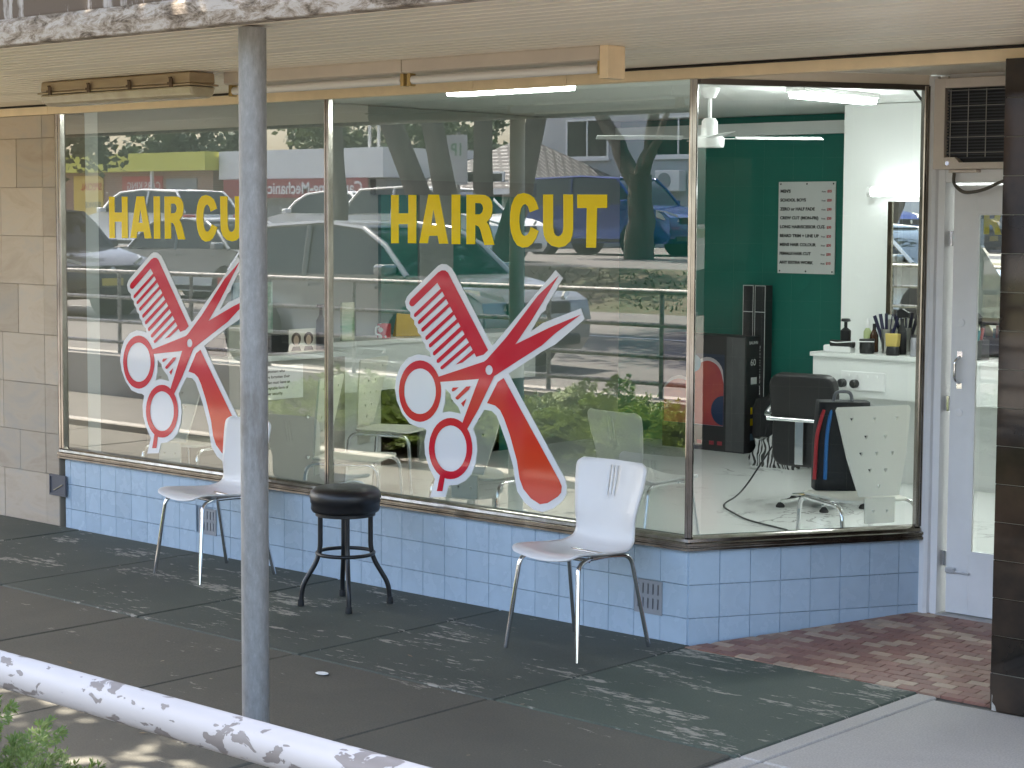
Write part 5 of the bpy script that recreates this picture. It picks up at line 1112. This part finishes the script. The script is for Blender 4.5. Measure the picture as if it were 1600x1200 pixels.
        MB().box(ra + ar, fa - ar, s * (W / 2 + .002) - .012, s * (W / 2 + .002) + .012, gb + .02, gb + .10).build('side_skirt', TRIM, t)
    MB().box(hl - .045, hl + .012, -W * .27, W * .27, hood * .66, hood * .80).build('grille', TRIM, t, bevel=.02)
    MB().box(hl - .02, hl + .018, -W * .36, W * .36, gb + .06, gb + .17).build('air_intake', TRIM, t, bevel=.02)
    MB().lathe([(.055, 0), (.055, .012), (0, .016)], (hl + .012, 0, hood * .73), 16, Matrix.Rotation(R(90), 4, 'Y')).build('badge', RIM, t)
    pp_ = MB().box(hl + .012, hl + .022, -.19, .19, gb + .20, gb + .31).build('number_plate', PLATE, t)
    MB().box(tail - .02, tail - .012, -.19, .19, belt - .30, belt - .20).build('number_plate', PLATE, t)
    if plate: text('plate_characters', plate, .12, TRIM, (hl + .0225, -.15, gb + .215), FACE_XP, pp_, bold=.02)
    return t
def paint(nm, c, rough=.25, metal=.0): return mat('car_paint_' + nm, c, rough, metal, coat=.7)
SILV = paint('silver', (.27, .285, .295), .25, .5); GREYP = paint('grey', (.30, .32, .34), .3, .5); WHT = paint('white', (.86, .86, .85)); BLU = paint('blue', (.015, .04, .22), .2, .3); DRK = paint('charcoal', (.04, .045, .05), .2, .3)
car('silver_hatchback', 'silver hatchback parked nose to the right, reflected large in the right window', -9.25, -7.28, .405, 0, SILV, 4.0, 1.72, 1.47, 'hatch', 'EXY6')
car('grey_sedan', 'grey sedan on the road, reflected right of the post', -21.8, -15.2, .43, 0, GREYP, 4.6, 1.78, 1.46, 'sedan')
car('dark_wagon', 'dark wagon with a bright windscreen reflected at the left edge of the left window', -20.6, -10.3, .42, 0, DRK, 4.5, 1.8, 1.62, 'suv')
car('white_hatchback', 'white hatchback reflected behind the left HAIR CUT lettering', -32.2, -21.8, 1.06, R(180), WHT, 4.5, 1.8, 1.5, 'hatch')
car('white_sedan', 'white sedan parked under the red mechanic sign', -29.3, -25.2, 1.07, R(180), WHT, 4.6, 1.78, 1.48, 'sedan')
car('white_car', 'white car with a red tail light reflected just left of the right lettering', -22.5, -21.6, 1.06, 0, WHT, 4.5, 1.78, 1.5, 'hatch')
car('blue_four_wheel_drive', 'blue four wheel drive reflected behind the letters CUT', -23.8, -29.0, 1.08, 0, BLU, 4.7, 1.9, 1.85, 'suv')
car('charcoal_hatchback', 'charcoal hatchback reflected next to the corner mullion', -17.6, -30.0, 1.08, 0, DRK, 4.2, 1.75, 1.5, 'hatch')

# ------------------------------------------------------------------ buildings across the road
def window(parent, x, z, w_, h_, y, fm=WHITE):
    m_ = MB()
    for bb in ((x, x + w_, y - .02, y + .05, z, z + .06), (x, x + w_, y - .02, y + .05, z + h_ - .06, z + h_), (x, x + .06, y - .02, y + .05, z + .06, z + h_ - .06), (x + w_ - .06, x + w_, y - .02, y + .05, z + .06, z + h_ - .06), (x + w_ / 2 - .025, x + w_ / 2 + .025, y - .02, y + .04, z + .06, z + h_ - .06)): m_.box(*bb)
    f = m_.build('window', fm, parent); MB().box(x + .06, x + w_ - .06, y + .001, y + .012, z + .06, z + h_ - .06).build('pane', CGLASS, f); MB().box(x - .06, x + w_ + .06, y - .02, y + .1, z - .08, z).build('sill', fm, f)
GZ = 1.08
LIME = mat('lime_yellow_fascia', (.62, .60, .08), .5); CREAM = mat('cream_render', (.60, .58, .52), .85, var=.06, vscale=.6)
b1 = tag(empty('lime_workshop', (-48.8, -33, GZ)), 'brick workshop with lime yellow fascia reflected in the left window', 'building')
box('wall', (-6, 5, -6, 0, -.2, 2.35), BRICKW, b1); box('fascia', (-6.2, 5.2, -6.1, .5, 2.351, 2.95), LIME, b1); box('door', (2.6, 4.2, .0, .04, 0, 2.1), mat('grey_roller', (.30, .30, .31), .5), b1)
for x in (-5.9, 2.2): box('awning_pole', (x, x + .09, .3, .39, 0, 2.35), WHITE, b1)
yp = box('yellow_poster', (-2.6, -.9, .0, .05, .2, 2.25), mat('poster_yellow', (.72, .50, .08), .5), b1)
text('poster_words', 'SPECIAL', .34, RED, (-.95, .056, 1.75), FACE_SHOP, yp, bold=.02); text('poster_words', 'SERVICE', .26, INK, (-1.0, .056, 1.15), FACE_SHOP, yp, bold=.02); text('poster_words', 'ALL CARS', .22, INK, (-1.0, .056, .65), FACE_SHOP, yp, bold=.02)
rp = box('red_sign', (.2, 2.4, .0, .05, .95, 2.2), mat('sign_red', (.55, .07, .05), .5), b1); text('sign_words', 'CARS KING', .36, WHITE, (2.32, .056, 1.75), FACE_SHOP, rp, bold=.02); text('sign_words', 'Service Centre', .26, WHITE, (2.3, .056, 1.35), FACE_SHOP, rp)
b2 = tag(empty('white_workshop', (-39.9, -33.3, GZ)), 'white workshop with long red sign board reflected beside the middle mullion', 'building')
box('wall', (-3.4, 3.8, -9, 0, -.2, 2.9), mat('workshop_wall', (.30, .29, .28), .8), b2); box('parapet', (-3.6, 4.0, -9.1, .3, 2.05, 2.95), WHITE, b2)
sb = box('sign_board', (-3.3, 3.4, .31, .37, 1.45, 2.04), mat('sign_maroon', (.32, .035, .045), .5), b2); text('sign_words', "Car's King-Mechanics", .52, WHITE, (3.2, .375, 1.58), FACE_SHOP, sb, bold=.02)
for x in (2.6, 3.0): box('flue', (x, x + .07, -.5, -.43, 2.951, 4.4), mat('flue_steel', (.6, .6, .6), .4, .7), b2)
def house(name, label, x, y, w_, d, ez, rz_, wallm, roofm):
    t = tag(empty(name, (x, y, GZ)), label, 'house')
    box('wall', (-w_ / 2, w_ / 2, -d, 0, -.2, ez), wallm, t)
    e = .5; rl = max(.2, w_ / 2 - d / 2)
    V = [(-w_ / 2 - e, e, ez - .1), (w_ / 2 + e, e, ez - .1), (w_ / 2 + e, -d - e, ez - .1), (-w_ / 2 - e, -d - e, ez - .1), (-rl, -d / 2, rz_), (rl, -d / 2, rz_)]
    r_ = MB().add(V, [(0, 1, 5, 4), (2, 3, 4, 5), (1, 2, 5), (3, 0, 4), (0, 3, 2, 1)]).build('roof', roofm, t)
    MB().box(-w_ / 2 - e, w_ / 2 + e, e, e + .1, ez - .22, ez - .05).build('gutter', WHITE, t)
    window(t, -w_ / 2 + .8, 1.0, 1.5, 1.2, .0); window(t, w_ / 2 - 2.3, 1.0, 1.5, 1.2, .0)
    return t, r_
mt, n, b = _nt('grey_roof_tiles'); bt = n.nodes.new('ShaderNodeTexBrick'); bt.inputs['Scale'].default_value = 1.3; bt.inputs['Color1'].default_value = (.40, .39, .38, 1); bt.inputs['Color2'].default_value = (.30, .29, .28, 1); bt.inputs['Mortar'].default_value = (.06, .055, .055, 1); bt.inputs['Mortar Size'].default_value = .09
n.links.new(_pos(n), bt.inputs['Vector']); n.links.new(bt.outputs[0], b.inputs['Base Color']); b.inputs['Roughness'].default_value = .8; RTILE = mt
h1, r1 = house('solar_house', 'low house with solar panels on its roof reflected left of the tree trunks', -36.6, -36.6, 4.2, 5, 1.95, 3.0, CREAM, mat('dark_grey_roofing', (.16, .16, .17), .6))
for k in range(4):
    MB().box(-.45, .45, -.8, .8, 0, .04, Matrix.Translation((-1.2 + k * .93, -.75, 2.40)) @ Matrix.Rotation(R(-17.2) * -1, 4, 'X')).build('solar_panel', mat('solar_blue', (.02, .03, .07), .15), r1)
house('tiled_house', 'house with pale tiled hip roof reflected between the tree trunks', -33.4, -34.2, 4.2, 4.6, 1.75, 3.25, CREAM, RTILE)
b3 = tag(empty('rendered_flats', (-31.6, -38.6, GZ)), 'grey rendered block of flats reflected at the right of the right window', 'building')
REND = mat('pale_grey_render', (.47, .47, .47), .85, var=.06, vscale=.5)
box('wall', (-3.2, 14, -8, 0, -.2, 6.4), REND, b3); box('roof', (-3.5, 14.3, -8.3, .4, 6.401, 6.6), mat('flat_roof', (.3, .3, .3), .8), b3)
for x in (-1.9, 1.6, 5, 8.5): window(b3, x, 2.7, 1.7, 1.2, .0); window(b3, x, 5.0, 1.7, 1.1, .0)
aco = tag(empty('outdoor_unit', (-29.3, -38.58, 2.75)), 'white air conditioning unit fixed to the rendered flats', 'air conditioner')
box('case', (-.45, .45, .01, .35, 0, .62), WHITE, aco, bevel=.02); MB().lathe([(.24, 0), (.24, .015), (0, .015)], (-.1, .352, .31), 20, Matrix.Rotation(R(-90), 4, 'X')).build('fan_grille', mat('grille_grey', (.3, .3, .3), .5), aco)
# street sign plate on a pole (parking sign seen in the reflection)
ps = tag(empty('parking_sign', (-17.6, -17.0, .5)), 'white parking sign on a thin pole reflected above the letters CUT', 'sign')
MB().tube([(0, 0, -.2), (0, 0, 2.9)], .03, 8).build('pole', GALV, ps)
sg = box('sign_plate', (-.24, .24, .03, .04, 2.0, 2.85), mat('sign_plate_grey', (.45, .45, .47), .5), ps); text('sign_words', '1P', .3, mat('sign_green', (.03, .2, .06), .5), (.16, .0415, 2.5), FACE_SHOP, sg, bold=.02)

# small litter on the footpath
lt = tag(MB().lathe([(0, 0), (.03, .0005), (.034, .002), (.03, .004), (0, .003)], n=14).build('bottle_cap', WHITE), 'flattened white disc lying on the footpath right of the post', 'litter'); lt.location = (-.78, -1.53, .0035); lt.scale = (1, .7, 1)
# sparse grass along the verge
rs = np.random.RandomState(4); N = 3500
gx = rs.uniform(-38, -8, N); gy = rs.uniform(-19.6, -17.0, N); gz = .44 + (-(gy) - 16.8) / 3.0 * .61
a = rs.rand(N) * 6.28; hh = .02 + .05 * rs.rand(N); P = np.stack([gx, gy, gz], 1); d = np.stack([np.cos(a), np.sin(a), 0 * a], 1) * .02; tip = np.stack([np.cos(a * 3) * .04, np.sin(a * 3) * .04, hh], 1)
V = np.stack([P - d, P + d, P + tip + d * .3, P + tip - d * .3], 1).reshape(-1, 3)
me = np_mesh('grass', V, np.arange(N * 4).reshape(-1, 4), leafmat('grass_blade', (.05, .072, .02), (.085, .095, .035), .3)); go = link('grass', me); go['kind'] = 'stuff'; go['label'] = 'short grass on the far verge'

# fallen leaf scraps on the paving
rs = np.random.RandomState(9); N = 46
px_ = rs.uniform(-5, 3.5, N); py_ = rs.uniform(-3.4, -.06, N); a = rs.rand(N) * 6.28; L_ = .008 + .016 * rs.rand(N)
P = np.stack([px_, py_, .006 + .004 * rs.rand(N)], 1); d1 = np.stack([np.cos(a), np.sin(a), .25 * rs.rand(N)], 1) * L_[:, None]; d2 = np.stack([-np.sin(a), np.cos(a), 0 * a], 1) * (L_ * .4)[:, None]
me = np_mesh('leaf_litter', np.stack([P - d1, P + d2, P + d1, P - d2], 1).reshape(-1, 3), np.arange(N * 4).reshape(-1, 4), leafmat('dry_leaf', (.16, .10, .05), (.30, .24, .16), .1)); lo = link('leaf_litter', me); lo['kind'] = 'stuff'; lo['label'] = 'dry leaf scraps scattered over the footpath'
